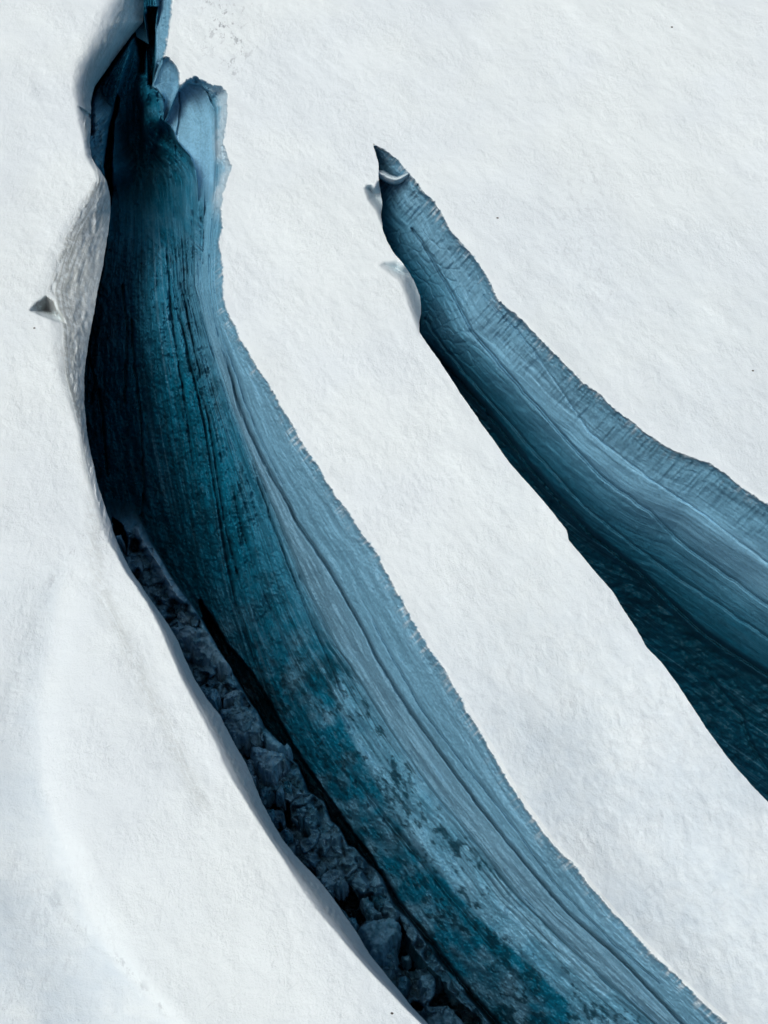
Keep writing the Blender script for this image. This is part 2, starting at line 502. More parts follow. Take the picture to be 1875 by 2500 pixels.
HOLLOW = Z(0, 600, 2.2114, [(160, 350), (185, 312), (250, 268), (292, 300), (330, 370), (352, 417), (285, 400), (200, 372)])
NOTCH = [(194, 262), (202, 266), (222, 281), (224, 292), (206, 282)]

# ------------------------------------------------------------------ the grid all the ground shares
rows = np.concatenate([
    [-3640, -3560, -3300, -2800, -2200, -1700, -1300, -1000, -800, -700, -560, -440, -340, -260, -200, -150, -110, -80, -60],
    np.arange(-44, 2545, 2.1),
    [2560, 2580, 2610, 2650, 2700, 2770, 2860, 2950, 3100, 3300, 3600, 4000, 4700, 6000, 9000, 14000]])
NR = len(rows)


def rowcurve(f, n=2, rough=0.0, seed=0):
    v = f(rows)
    dense = (rows > -50) & (rows < 2560)
    v[dense] = smooth_rows(v[dense], n)
    if rough:
        v = v + rough * (fbm(rows / 26.0, rows * 0 + 3.3, seed, 3) + 0.35 * vnoise(rows / 6.0, rows * 0 + 1.3, seed + 3)) * dense
    return v


pinch_top = sstep(-900, -500, rows)
l1 = rowcurve(L1, 3, 1.6, 1)
lo = rowcurve(LO, 6)
rg1 = rowcurve(RG1, 6)
mid = (l1 + rg1) / 2
for v in (l1, rg1):
    v[:] = mid + (v - mid) * pinch_top
pinch_bot = 1 - sstep(3300, 4700, rows)
mid = (l1 + rg1) / 2
l1 = mid + (l1 - mid) * pinch_bot
rg1 = mid + (rg1 - mid) * pinch_bot
lo = np.minimum(lo, l1 - 4)
l2 = rowcurve(L2, 2, 1.5, 2)
r2 = rowcurve(R2_RIM, 4)
g2 = 14 * sstep(340, 380, rows)
rg2 = np.maximum(r2 + g2, l2 + 0.02)
mid2 = (l2 + rg2) / 2
l2 = np.where(rows < 352, 911.0, mid2 + (l2 - mid2) * pinch_bot)
rg2 = np.where(rows < 352, 911.0, mid2 + (rg2 - mid2) * pinch_bot)


def swell(px, py):
    """Gentle rise and fall of the snow, in metres, from the ground position."""
    X, Y, _ = to_world(px, py, 0.0)
    h = 0.30 * fbm(X / 9.0, Y / 12.0, 5, 3) + 0.045 * fbm(X / 1.1 + 0.4 * Y, Y / 2.0, 8, 3) + 0.018 * fbm(X / 0.35, Y / 0.45, 9, 3)
    # long shallow trough through the lower left, and the dip beyond the long crevasse
    d = line_dist(px, py, [(250, 1330), (140, 1560), (75, 1800), (60, 2050), (130, 2250), (260, 2600)])
    h = h - 0.42 * np.exp(-(d / 120.0) ** 2) * sstep(1300, 1500, py)
    # rounded bank along the lip, falling away to the left
    bx = np.interp(py, [1300, 1500, 1750, 2050, 2350, 2500, 2800], [215, 140, 98, 150, 290, 415, 600])
    h = h - 0.32 * sstep(60, -40, px - bx) * sstep(1300, 1550, py) * (1 - sstep(2600, 3200, py))
    d = line_dist(px, py, [(1480, 1800), (1560, 2050), (1740, 2320), (1900, 2520)])
    h = h - 0.7 * np.exp(-(d / 170.0) ** 2)
    h = h + 0.05 * sstep(1300, 2000, py) * sstep(900, 1200, px) * fbm(X / 0.55, Y / 0.7, 12, 4) * (py < 3500)
    far = np.hypot(X, Y - 40)
    return h * (1 - sstep(150, 500, far))


# ------------------------------------------------------------------ wall of the long crevasse
NC1 = 350
w = np.linspace(0, 1, NC1)[None, :]
px = l1[:, None] + (rg1 - l1)[:, None] * w
py = np.repeat(rows[:, None], NC1, 1)
px[:, 0] += 0.0
rx = np.repeat(R1_RIM(rows)[:, None], NC1, 1)

closed = list(R1_PTS) + [(2600, 4000), (-2500, 4000), (-2500, -700)]
d_rim = line_dist(px, py, R1_PTS)


def inside_poly(px, py, pts):
    p = np.array(pts, float)
    ins = np.zeros(px.shape, bool)
    n = len(p)
    for i in range(n):
        x0, y0 = p[i]
        x1, y1 = p[(i + 1) % n]
        if y0 == y1:
            continue
        ins ^= ((y0 > py) != (y1 > py)) & (px < (x1 - x0) * (py - y0) / (y1 - y0) + x0)
    return ins


sd = np.where(inside_poly(px, py, closed), d_rim, -d_rim)
# the fringe: rough melt teeth along the rim
fr = 2.4 * fbm(px / 4.6, py / 4.6, 21, 2) + 2.2 * fbm(px / 19.0, py / 19.0, 22, 2) + 4.0 * fbm(px / 75.0, py / 75.0, 26, 2)
sdn = sd + fr * sstep(60, 0, sd) + 1.0
# depth below the snow
sdp = np.maximum(sdn, 0)
kdeep = 0.034 * np.minimum(sdp, 130) + (0.043 - 0.006 * sstep(1450, 1900, py)) * np.maximum(sdp - 130, 0)
zR = -(0.55 * (1 - np.exp(-sdp / 4.0)) + kdeep)
ramp_top = sstep(-650, -100, py)
zR *= ramp_top

# strata coordinate: 0 at the rim, 1 at the near edge
a1, c1, e1 = A1(rows)[:, None], C1(rows)[:, None], E1(rows)[:, None]
q = np.zeros_like(px)
xs = [rg1[:, None] - 14, a1, c1, e1, l1[:, None]]
qs = [0.0, 0.22, 0.38, 0.66, 1.0]
for k in range(4):
    hi, lw = xs[k], xs[k + 1]
    t = (hi - px) / np.maximum(hi - lw, 6.0)
    q = np.where((px <= hi) & (px >= lw), qs[k] + t * (qs[k + 1] - qs[k]), q)
q = np.where(px < e1, 0.66 + 0.34 * np.clip((e1 - px) / np.maximum(e1 - l1[:, None], 6), 0, 1), q)
um = (py + 0.8 * px) / 42.0
qm = q * 11.0

# relief of the wall
inside = sstep(0, 10, sdn)
along = fbm(um * 0.35, qm * 3.2, 31, 4)
fine = ridged(um * 0.7, qm * 6.5, 32, 3)
rough = fbm(px / 16.0, py / 20.0, 33, 4)
big = fbm(px / 120.0, py / 190.0, 34, 3)
groove_zone = sstep(0.36, 0.5, q) * (1 - sstep(1750, 2150, py)) * sstep(430, 620, py)
smooth_zone = 1 - sstep(0.20, 0.30, q)
rel = 0.45 * along * (0.35 + 0.65 * sstep(0.2, 0.45, q)) + 0.16 * fine * groove_zone + 0.22 * rough * (0.25 + sstep(0.4, 0.6, q)) + 0.8 * big * sstep(0.1, 0.5, q)
rel += 0.10 * fbm(px / 5.0, py / 5.0, 36, 2) * (0.4 + sstep(0.3, 0.6, q))


def groove(px, py, pts, width, depth, wob=2.0, seed=0):
    d = line_dist(px + wob * fbm(px / 30, py / 30, 40 + seed, 3), py + wob * fbm(px / 30, py / 30, 50 + seed, 3), pts)
    return depth * np.exp(-(d / width) ** 2)


def pts_of(f, y0, y1, n=40):
    yy = np.linspace(y0, y1, n)
    return list(zip(f(yy), yy))


crack = np.zeros_like(px)
for pts, wd, dp, sdn_ in ((pts_of(A1, 780, 2560), 3.2, 0.5, 1), (pts_of(A1, 250, 820), 2.4, 0.14, 17), (pts_of(B1, 1420, 2400), 2.4, 0.28, 2), (pts_of(C1, 980, 2560), 3.0, 0.32, 3),
                          (pts_of(E1, 640, 1800), 3.4, 0.5, 4), (E1B, 2.6, 0.35, 5), (E1C, 3.0, 0.45, 6),
                          ([(520, 700), (535, 800), (575, 905), (600, 985), (640, 1080), (690, 1180)], 2.0, 0.22, 7),
                          ([(560, 1150), (590, 1290), (640, 1430), (700, 1580), (760, 1700)], 3.0, 0.35, 8),
                          ([(600, 1080), (660, 1260), (720, 1420), (790, 1580), (840, 1700)], 2.6, 0.4, 9),
                          ([(790, 1790), (860, 1890), (940, 2000), (1010, 2080), (1100, 2190), (1200, 2310)], 5.0, 0.5, 10)):
    g = groove(px, py, pts, wd, 1.0, 2.2, sdn_) * sstep(pts[0][1] - 10, pts[0][1] + 170, py)
    rel = rel - dp * g * 1.3
    crack = np.maximum(crack, g * min(1.0, dp * 1.6))
# step just under the grey band: the lower ice stands back a little
stepback = sstep(-6, 6, c1 - px) * sstep(900, 1200, py)
rel -= 0.45 * stepback
# left-hand tear lines in the shadowed wall
for pts, wd in (([(240, 950), (255, 1060), (262, 1160)], 2.2), ([(215, 870), (232, 935), (222, 985)], 2.5), ([(320, 780), (330, 900), (345, 1030), (352, 1190), (345, 1260)], 2.6),
                ([(300, 700), (312, 820), (306, 980)], 3.0)):
    g = groove(px, py, pts, wd, 1.0, 3.0, 11)
    rel -= 0.8 * g
    crack = np.maximum(crack, g * 0.8)

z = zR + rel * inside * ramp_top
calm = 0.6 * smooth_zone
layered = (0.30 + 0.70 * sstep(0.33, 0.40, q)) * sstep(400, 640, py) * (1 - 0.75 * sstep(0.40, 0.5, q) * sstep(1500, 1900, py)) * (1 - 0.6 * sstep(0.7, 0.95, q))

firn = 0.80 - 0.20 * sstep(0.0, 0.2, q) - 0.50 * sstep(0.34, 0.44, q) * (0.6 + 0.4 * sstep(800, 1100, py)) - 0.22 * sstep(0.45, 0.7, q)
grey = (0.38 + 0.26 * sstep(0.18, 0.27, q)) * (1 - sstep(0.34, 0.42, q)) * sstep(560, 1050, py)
dark = 0.55 * crack  # shade held in the cracks, painted into the ice colour

# --- upper end: left slope below the ledge, fin, lobes
ledge = pts_of(L1, -200, 430, 60)
d_ledge = line_dist(px, py, ledge)
top = 1 - sstep(400, 470, py)
zl_edge = -4.2 * (1 - sstep(215, 300, py)) - 0.8
# on the upper left the far side of the V: it climbs back to the ledge
zL = zl_edge - 1.3 - 0.060 * d_ledge + 0.5 * fbm((px + py) / 9.0, (py * 0.8 - px) / 46.0, 61, 4) + 0.35 * fbm(px / 9, py / 9, 62, 3)
wl = sstep(0.0, 1.0, (zL - z) / 1.2 + 0.5) * top * (1 - sstep(322, 356, px))
z = z + (zL - z) * wl
dark = np.maximum(dark, 0.35 * wl * sstep(0.45, 0.75, ridged((px + py) / 24.0, (py * 0.8 - px) / 90.0, 63, 3)))
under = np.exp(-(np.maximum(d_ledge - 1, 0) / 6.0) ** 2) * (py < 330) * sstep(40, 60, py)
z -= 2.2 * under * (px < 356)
dark = np.maximum(dark, 0.6 * under * (px < 356))  # shade under the overhanging ledge, painted along its foot
firn = firn * (1 - 0.85 * wl) + (0.30 + 0.35 * np.exp(-((px - 235) / 30.0) ** 2 - ((py - 290) / 70.0) ** 2)) * wl

s_fin = poly_sd(px, py, FIN)
m_fin = sstep(-3, 5, s_fin)
zf = -0.25 - 0.10 * np.maximum(sdn, 0)
z = z * (1 - m_fin) + zf * m_fin
firn = np.maximum(firn * (1 - m_fin), 0.95 * m_fin)
s2 = poly_sd(px, py, LOBE2)
m2 = sstep(-2.5, 3, s2)
z = z * (1 - m2) + (-0.7 - 0.028 * (py - 140) - 0.25 * (1 - np.exp(-np.maximum(s2, 0) / 5))) * m2
firn = firn * (1 - m2) + 0.92 * m2
s3 = poly_sd(px, py, LOBE3)
m3 = sstep(-2.5, 3.5, s3) * (1 - sstep(430, 500, py))
z = z * (1 - m3) + (-0.7 - 0.017 * (py - 205) - 0.016 * np.maximum(530 - px, 0) - 0.25 * (1 - np.exp(-np.maximum(s3, 0) / 6))) * m3
firn = firn * (1 - m3) + 1.0 * m3
inner_p = zt([(600, 120), (720, 120), (775, 300), (760, 600), (745, 800), (800, 830), (850, 900), (850, 1080), (900, 1130), (960, 1260), (1080, 1400), (1148, 1660), (1140, 2000),
              (1050, 2500), (600, 2600), (380, 2300), (380, 1843), (300, 1500), (320, 1150), (440, 820), (560, 400)])
s_in = poly_sd(px, py, inner_p)
z -= (2.0 * sstep(-3, 8, s_in) + 5.0 * sstep(5, 75, s_in)) * (1 - sstep(430, 640, py)) * (1 - m2) * (1 - m3) * (1 - m_fin)
firn = firn * (1 - 0.75 * sstep(-5, 40, s_in) * (1 - sstep(380, 560, py)) * (1 - m2) * (1 - m3) * (1 - m_fin))
# undercut below those pale lobes
beneath = np.exp(-np.maximum(line_dist(px, py, KLINE) - 2, 0) / 30.0) * (px < np.interp(py, [p[1] for p in KLINE], [p[0] for p in KLINE]) + 1) * sstep(285, 325, py) * (1 - sstep(430, 500, py)) * (1 - m3) * (1 - m2)
z -= 1.9 * beneath
s_low = poly_sd(px, py, LOWLOBE)
m_low = sstep(-4, 10, s_low)
fa_, fc_ = px * 0.5 + py * 0.86, px * 0.86 - py * 0.5 + 14 * np.sin(py / 38.0)
fold = ridged(fc_ / 21.0, fa_ / 120.0, 71, 3)
upper_rough = sstep(200, 260, py) * (1 - sstep(560, 700, py)) * sstep(330, 390, px) * (1 - m2) * (1 - m3) * (1 - m_fin) * (q > 0.3)
z += upper_rough * 0.75 * fold + m_low * 0.9
dark = np.maximum(dark, 0.6 * upper_rough * sstep(0.1, -0.35, fold + 0.5 * fbm(px / 10, py / 14, 74, 3)))
firn = firn + 0.30 * upper_rough * sstep(0.25, 0.7, fold)
firn = firn * (1 - upper_rough * 0.6)
for pts, wd, dp in ((FINEDGE, 4.0, 1.5), (zt([(745, 795), (800, 815), (850, 890), (860, 950)]), 3.0, 1.2)):
    g = groove(px, py, pts, wd, 1.0, 1.0, 14)
    z -= dp * g * (1 - m2) * (1 - m_fin)
    dark = np.maximum(dark, 0.5 * g * (1 - m2) * (1 - m_fin))
for pl, dp, e0, e1_ in ((SLOT0, 7.0, -3, 4), (GULCH, 5.0, -9, 12)):
    s = poly_sd(px, py, pl)
    z -= dp * sstep(e0, e1_, s + 2 * fbm(px / 9, py / 22, 73, 2))
s_sl = poly_sd(px, py, zt([(700, 60), (795, 60), (785, 140), (772, 300), (770, 600), (742, 790), (705, 760), (690, 300)]))
z -= 3.5 * sstep(-2, 4, s_sl) * (1 - m_fin) * (1 - m2)
firn = firn * (1 - 0.7 * sstep(-2, 4, s_sl) * (1 - m_fin) * (1 - m2))
for pts in (zt([(985, 830), (995, 950), (985, 1100), (965, 1210)]), zt([(1240, 830), (1270, 900), (1310, 980), (1315, 1150), (1320, 1400)]), zt([(985, 780), (1050, 755), (1180, 775), (1240, 830)])):
    g = groove(px, py, pts, 2.0, 1.0, 0.8, 15)
    z -= 0.25 * g
    dark = np.maximum(dark, 0.28 * g)

# --- mottled clear ice low on the wall
mott_zone = sstep(1380, 1700, py) * sstep(0.375, 0.40, q)
along_q = (px * 0.62 + py * 0.78)
across_q = (px * 0.78 - py * 0.62)
mo = 0.7 * fbm(along_q / 19.0, across_q / 10.0, 81, 4, 0.6) + 0.35 * fbm(along_q / 110.0, across_q / 60.0, 82, 2)
MID = curve([(700, 1500), (790, 1640), (841, 1763), (871, 1830), (921, 1919), (959, 1995), (1014, 2066), (1080, 2140), (1160, 2230), (1250, 2320), (1400, 2460), (1500, 2560), (1900, 2950)])
bright = sstep(-8, 10, px - MID(rows)[:, None]) * sstep(1560, 1760, py)
mblot = sstep(0.02, 0.20, mo - 0.09 + 0.05 * (1 - bright))
cloud = fbm(px / 60.0, py / 60.0, 83, 3)
firn = firn * (1 - mott_zone) + mott_zone * np.clip(0.14 + 0.44 * bright + (0.34 + 0.2 * (1 - bright)) * cloud + 0.45 * (1 - bright) * fbm(along_q / 34.0, across_q / 22.0, 87, 4), 0, 1)
patch = sstep(-10, 14, poly_sd(px, py, Z(800, 1600, 2.37, [(930, 1300), (980, 1270), (1100, 1400), (1300, 1600), (1450, 1730), (1659, 1940), (1600, 2010), (1400, 1820), (1200, 1660), (1080, 1560), (1000, 1500), (960, 1400)])) + 8 * cloud)
firn = np.maximum(firn, 0.95 * patch)
dark = np.maximum(dark, 0.9 * mblot * mott_zone * (1 - 0.8 * patch))
dark = np.maximum(dark, 0.30 * mott_zone * (1 - bright) * sstep(-0.25, 0.25, fbm(along_q / 90.0, across_q / 30.0, 86, 4)))
calm = np.maximum(calm, 0.55 * mott_zone)
rgh_zone = groove_zone * (1 - mott_zone)
dark = np.maximum(dark, 0.5 * rgh_zone * sstep(0.05, 0.4, fbm(px / 12.0, py / 30.0, 84, 4) + 0.4 * fbm(px / 110.0, py / 160.0, 85, 2)))

# --- rubble on the floor between the near edge and the slot
s0x = S0F(rows)[:, None]
debw = sstep(-4, 3, s0x - px) * sstep(1215, 1290, py)
dx_, dy_ = px / 42.0 + 0.35 * fbm(px / 30, py / 30, 91, 2), py / 42.0 + 0.35 * fbm(px / 30, py / 30, 92, 2)
c_1, c_2, rid, crx, cry = cells(dx_ * 1.25, dy_ * 0.95, 93)
tilt = (rid - 0.5) * 1.6 * crx + (_hash(np.floor(rid * 1e4), np.floor(rid * 1e4), 3) - 0.5) * 1.6 * cry
k_1, k_2, kid, kx, ky = cells(dx_ * 3.1, dy_ * 2.7, 94)
deb = 0.9 * (rid - 0.5) + tilt * 0.9 - 0.30 * np.exp(-((c_2 - c_1) / 0.10) ** 2) + 0.60 * fbm(px / 34, py / 34, 99, 3) + 0.40 * ridged(px / 17 + 0.5 * fbm(px / 9, py / 9, 100, 2), py / 21, 101, 3) \
    + 0.22 * fbm(px / 6, py / 6, 95, 3) - 1.7 * sstep(0.15, 0.55, fbm(px / 30.0, py / 36.0, 104, 2)) + 0.12 * (kid - 0.5) * sstep(0.2, 0.6, _hash(np.floor(rid * 1e4), np.floor(rid * 1e4), 7))
lowz = z
zfloor = np.interp(rows, [1200, 1300, 1500, 1800, 2200, 2500, 3000], [-13.5, -10.4, -10.2, -10.8, -12.8, -13.4, -14.5])[:, None]
layered = layered * (1 - debw)
calm = calm * (1 - debw)
s_ridge = poly_sd(px, py, RIDGE)
rdg = sstep(-4, 10, s_ridge)
zdeb = zfloor + 1.15 * deb * (1 - 0.6 * rdg) + 1.9 * sstep(-6, 24, s_ridge)
z = z * (1 - debw) + zdeb * debw
firn = firn * (1 - debw) + debw * np.clip(0.50 + 0.30 * (rid - 0.5) + 0.55 * rdg + 0.25 * fbm(px / 30, py / 30, 96, 3), 0, 1)
grey = grey * (1 - debw) + debw * 0.12
frost = debw * (0.16 * rdg + 0.04 * sstep(0.0, 0.4, fbm(px / 13, py / 13, 103, 4)))
dark = dark * (1 - debw) + debw * 0.30 * np.exp(-((c_2 - c_1) / 0.05) ** 2) + debw * 0.45 * sstep(0.0, 0.45, fbm(px / 22, py / 22, 102, 4)) * (1 - rdg)
s_slot = poly_sd(px, py, SLOT)
z -= 9.0 * sstep(-2.5, 5, s_slot + 2.0 * fbm(px / 9, py / 9, 97, 2))
for h_ in HOLES:
    s = poly_sd(px, py, h_)
    z -= 8.0 * sstep(-2, 3, s + 2.5 * fbm(px / 8, py / 8, 98, 2))
g = groove(px, py, CRACK, 5.0, 1.0, 2.0, 16)
z -= 3.5 * g

# snow hanging on the rim, in teeth that run down the wall
tooth = fbm((px * 0.66 + py * 0.75) / 3.6, (px * 0.75 - py * 0.66) / 34.0, 23, 3) * (0.40 + 0.75 * sstep(-0.3, 0.35, fbm(px / 48.0, py / 48.0, 237, 3)))
lower = sstep(560, 760, py)
snow = 1 - sstep(-2.0, 5.0, sdn - (2.0 + 5.0 * lower) * tooth)
snow = np.maximum(snow, lower * 0.65 * (1 - sstep(2, 34, sdn)) * sstep(0.05, 0.5, tooth))
# upper snow patches at the ragged rim above the lobes
snow = np.maximum(snow, frost * (1 - sstep(-4, 4, s_slot)))
rag = sstep(150, 200, py) * (1 - sstep(470, 560, py)) * sstep(500, 530, px)
snow = np.maximum(snow, rag * (1 - sstep(6, 34, sdn + 9 * fbm(px / 14, py / 14, 25, 3))) * 0.45)

hs = swell(px, py)
zz = z + hs
X, Y, Zw = to_world(px, py, zz)
# hidden near side: from the lip straight down and under
zlip = -np.interp(rows, [-200, 0, 200, 260, 320, 400, 440, 520, 700, 850, 1000, 1150, 1300, 1420, 1600, 2500, 3200], [4.2, 4.2, 4.2, 2.5, 1.2, 0.4, 0.6, 2.2, 2.0, 1.5, 1.0, 0.5, 0.7, 1.6, 2.4, 2.6, 2.6])
zlip = zlip * pinch_top * pinch_bot
zlip_w = zlip + swell(l1, rows)
LX, LY, LZ = to_world(l1, rows, zlip_w)
deep = np.minimum(zz[:, 0] - 0.5, zlip_w - 1.0)
open_w = np.clip((rg1 - l1) / 60.0, 0, 1)
pre = []
for t in (0.0, 0.12, 0.35, 0.65, 1.0):
    under = math.sin(math.pi * t) * open_w
    pre.append((LX + (X[:, 0] - LX) * t - 0.8 * under, LY + (Y[:, 0] - LY) * t - 0.5 * under, LZ + (deep - LZ) * t))
PX_ = np.stack([p[0] for p in pre], 1)
PY_ = np.stack([p[1] for p in pre], 1)
PZ_ = np.stack([p[2] for p in pre], 1)
Xa, Ya, Za = np.concatenate([PX_, X], 1), np.concatenate([PY_, Y], 1), np.concatenate([PZ_, Zw], 1)
npre = len(pre)


def padl(a, v):
    return np.concatenate([np.full((NR, npre), v), a], 1)


def strata_vec(u, qv):
    return np.stack([u, qv, u * 0], -1)


keep = rows >= -700
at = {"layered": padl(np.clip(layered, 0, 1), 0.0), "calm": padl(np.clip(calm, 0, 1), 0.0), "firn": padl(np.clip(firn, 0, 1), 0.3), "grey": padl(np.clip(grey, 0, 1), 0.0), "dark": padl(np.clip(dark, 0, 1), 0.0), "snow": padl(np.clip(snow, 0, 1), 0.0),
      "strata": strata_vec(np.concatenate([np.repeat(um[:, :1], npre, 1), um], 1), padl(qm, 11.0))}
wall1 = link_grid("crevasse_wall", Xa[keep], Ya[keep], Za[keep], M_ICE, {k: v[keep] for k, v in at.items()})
wall1["kind"] = "structure"
zfield1 = (px, py, zz)

# ------------------------------------------------------------------ wall of the second crevasse
NC2 = 190
w = np.linspace(0, 1, NC2)[None, :]
px = l2[:, None] + (rg2 - l2)[:, None] * w
py = np.repeat(rows[:, None], NC2, 1)
d_rim = line_dist(px, py, R2_SD)
rimx = R2_RIM(rows)[:, None]
sd = np.where(px <= rimx, d_rim, -d_rim)
fr = 2.4 * fbm(px / 4.6, py / 4.6, 121, 2) + 2.4 * fbm(px / 20.0, py / 20.0, 122, 2) + 4.5 * fbm(px / 80.0, py / 80.0, 126, 2)
sdn = sd + fr * sstep(60, 0, sd) + 1.0
sdp = np.maximum(sdn, 0)
open2 = np.clip((rg2 - l2) / 40.0, 0, 1)[:, None]
zW = -(0.5 * (1 - np.exp(-sdp / 4.0)) + 0.033 * np.minimum(sdp, 130) + 0.044 * np.maximum(sdp - 130, 0))
dist_l = np.maximum(px - l2[:, None], 0)
d1d = line_dist(px, py, D1_PTS)
d2d = line_dist(px, py, D2_PTS)
below2 = sstep(-16, 30, np.interp(px, [p[0] for p in D2_PTS], [p[1] for p in D2_PTS]) * -1 + py)
below1 = sstep(-8, 8, np.interp(px, [p[0] for p in D1_PTS], [p[1] for p in D1_PTS]) * -1 + py)
qm = sdp / 26.0
um = (px * 0.72 + py * 0.69) / 42.0
inside = sstep(0, 10, sdn)
fringe = fbm((px * 0.75 + py * 0.66) / 5.0, (px * 0.66 - py * 0.75) / 46.0, 131, 3)
rel = 0.16 * fringe * (1 - sstep(60, 110, sdp)) + 0.07 * fbm(um * 0.4, qm * 3.0, 132, 4) + 0.5 * fbm(px / 130, py / 130, 133, 2)
rel += below1 * 0.07 * fbm(px / 14, py / 18, 134, 3) + below2 * (0.50 * fbm(px / 26, py / 20, 135, 4) - 2.4)
rel += below2 * 0.07 * ridged(um * 0.9, qm * 2.6, 136, 3)
crack = np.zeros_like(px)
for pts, wd, dp, sdn_ in ((D1_PTS, 3.4, 0.40, 1), (D2_PTS, 5.0, 1.3, 2), (D2B_PTS, 3.0, 0.3, 3), (M2_PTS, 2.6, 0.16, 4), (CRK2, 5.0, 0.5, 5)):
    g = groove(px, py, pts, wd, 1.0, 3.0, 60 + sdn_)
    rel -= dp * g
    crack = np.maximum(crack, g * min(1.0, dp * 1.3))
k_1, k_2, kid, kx, ky = cells(px / 30.0 + 0.3 * fbm(px / 20, py / 20, 140, 2), py / 30.0, 141)
scallop = sstep(0.0, 0.2, py - 560) * (1 - sstep(820, 980, py)) * (1 - sstep(90, 170, dist_l))
rel -= 0.10 * scallop * np.exp(-((k_2 - k_1) / 0.10) ** 2)
z = (zW + rel * inside) * np.clip(open2, 0, 1)
# the little pocket above the snow bridge is shallow and blind
plow = np.interp(px, [p[0] for p in POCKET_LOW], [p[1] for p in POCKET_LOW])
pocket = (1 - sstep(-2, 4, py - plow)) * (py < 440)
zp = -(0.5 * (1 - np.exp(-sdp / 4)) + 0.045 * sdp)
z = z * (1 - pocket) + zp * pocket
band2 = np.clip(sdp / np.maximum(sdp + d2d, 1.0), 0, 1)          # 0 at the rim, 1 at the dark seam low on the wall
firn = np.interp(band2, [0.0, 0.12, 0.26, 0.36, 0.50, 0.62, 0.80, 1.0], [0.52, 0.58, 0.84, 1.0, 0.86, 0.46, 0.20, 0.06])  # firn thinning downwards, with the shade of depth put into its tone
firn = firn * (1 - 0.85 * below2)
near_tip = 1 - sstep(700, 900, py)
firn = firn * (1 - near_tip) + near_tip * np.interp(sdp / np.maximum(sdp + dist_l, 1), [0, 0.15, 0.35, 0.6, 1.0], [0.6, 0.7, 0.9, 0.5, 0.05])
calm = 0.85 * (1 - below2) * (1 - 0.35 * below1) + 0.85 * below2
layered = 0.35 * below1 * sstep(800, 950, py) + 0.5 * below2
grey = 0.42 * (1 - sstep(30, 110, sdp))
dark = 0.55 * crack + 0.10 * scallop * np.exp(-((k_2 - k_1) / 0.08) ** 2)  # crack and crease shade painted into the ice
dark = np.maximum(dark, 0.58 * sstep(0.52, 1.0, band2) * (1 - near_tip) + 0.30 * below2)  # shade growing with depth, painted into the lower wall's colour
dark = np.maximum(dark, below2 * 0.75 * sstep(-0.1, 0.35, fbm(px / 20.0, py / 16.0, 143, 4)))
dark = np.maximum(dark, 0.22 * sstep(0.15, 0.5, fringe) * (1 - sstep(40, 90, sdp)))
tooth = fbm((px * 0.75 + py * 0.66) / 3.6, (px * 0.66 - py * 0.75) / 34.0, 123, 3) * (0.40 + 0.75 * sstep(-0.3, 0.35, fbm(px / 48.0, py / 48.0, 1237, 3)))
snow = 1 - sstep(-2.0, 5.0, sdn - 7.0 * tooth)
snow = np.maximum(snow, 0.6 * (1 - sstep(2, 32, sdn)) * sstep(0.05, 0.5, tooth))
zz = z + swell(px, py)
X, Y, Zw = to_world(px, py, zz)
def scoop_depth(px, py):
    a = poly_sd(px, py, SCOOP_A)
    b = poly_sd(px, py, SCOOP_B)
    return 1.4 * sstep(-3, 34, a) * (0.5 + 0.5 * np.clip((px - 925) / 100.0, 0, 1.2)) + 1.3 * sstep(-3, 22, b)


zlip2 = -scoop_depth(l2, rows)
lipz = zlip2 + swell(l2, rows)
LX, LY, LZ = to_world(l2, rows, lipz)
deep = np.minimum(zz[:, 0] - 0.3 * open2[:, 0], lipz)
pre = []
for t in (0.0, 0.12, 0.35, 0.65, 1.0):
    under = math.sin(math.pi * t) * open2[:, 0] * sstep(420, 620, rows)
    pre.append((LX + (X[:, 0] - LX) * t - 0.6 * under, LY + (Y[:, 0] - LY) * t - 0.6 * under, LZ + (deep - LZ) * t))
Xa = np.concatenate([np.stack([p[0] for p in pre], 1), X], 1)
Ya = np.concatenate([np.stack([p[1] for p in pre], 1), Y], 1)
Za = np.concatenate([np.stack([p[2] for p in pre], 1), Zw], 1)
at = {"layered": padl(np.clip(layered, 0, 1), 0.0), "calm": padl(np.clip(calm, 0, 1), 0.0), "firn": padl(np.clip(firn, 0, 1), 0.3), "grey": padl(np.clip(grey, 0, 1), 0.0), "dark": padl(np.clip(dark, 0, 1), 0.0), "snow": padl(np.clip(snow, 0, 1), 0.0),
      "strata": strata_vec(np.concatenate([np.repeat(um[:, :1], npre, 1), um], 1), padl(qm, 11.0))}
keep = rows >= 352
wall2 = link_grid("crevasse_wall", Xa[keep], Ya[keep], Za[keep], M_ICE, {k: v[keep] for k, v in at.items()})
wall2["kind"] = "structure"
zfield2 = (px, py, zz)

# ------------------------------------------------------------------ snow field: three strips that meet the rims exactly
s_out = np.concatenate([np.arange(0, 150, 2.6), np.linspace(150, 1150, 75)[0:], [1300, 1600, 2200, 3500, 6000, 12000, 30000]])
lipcols = np.linspace(0, 1, 26)[1:]


def wave(t, lo_):
    return t


def snow_strip(cols, zoff, extra, keep=None):
    px_ = np.stack(cols, 1)
    py_ = np.repeat(rows[:, None], px_.shape[1], 1)
    zz_ = zoff + swell(px_, py_)
    X_, Y_, Z_ = to_world(px_, py_, zz_)
    return px_, py_, X_, Y_, Z_


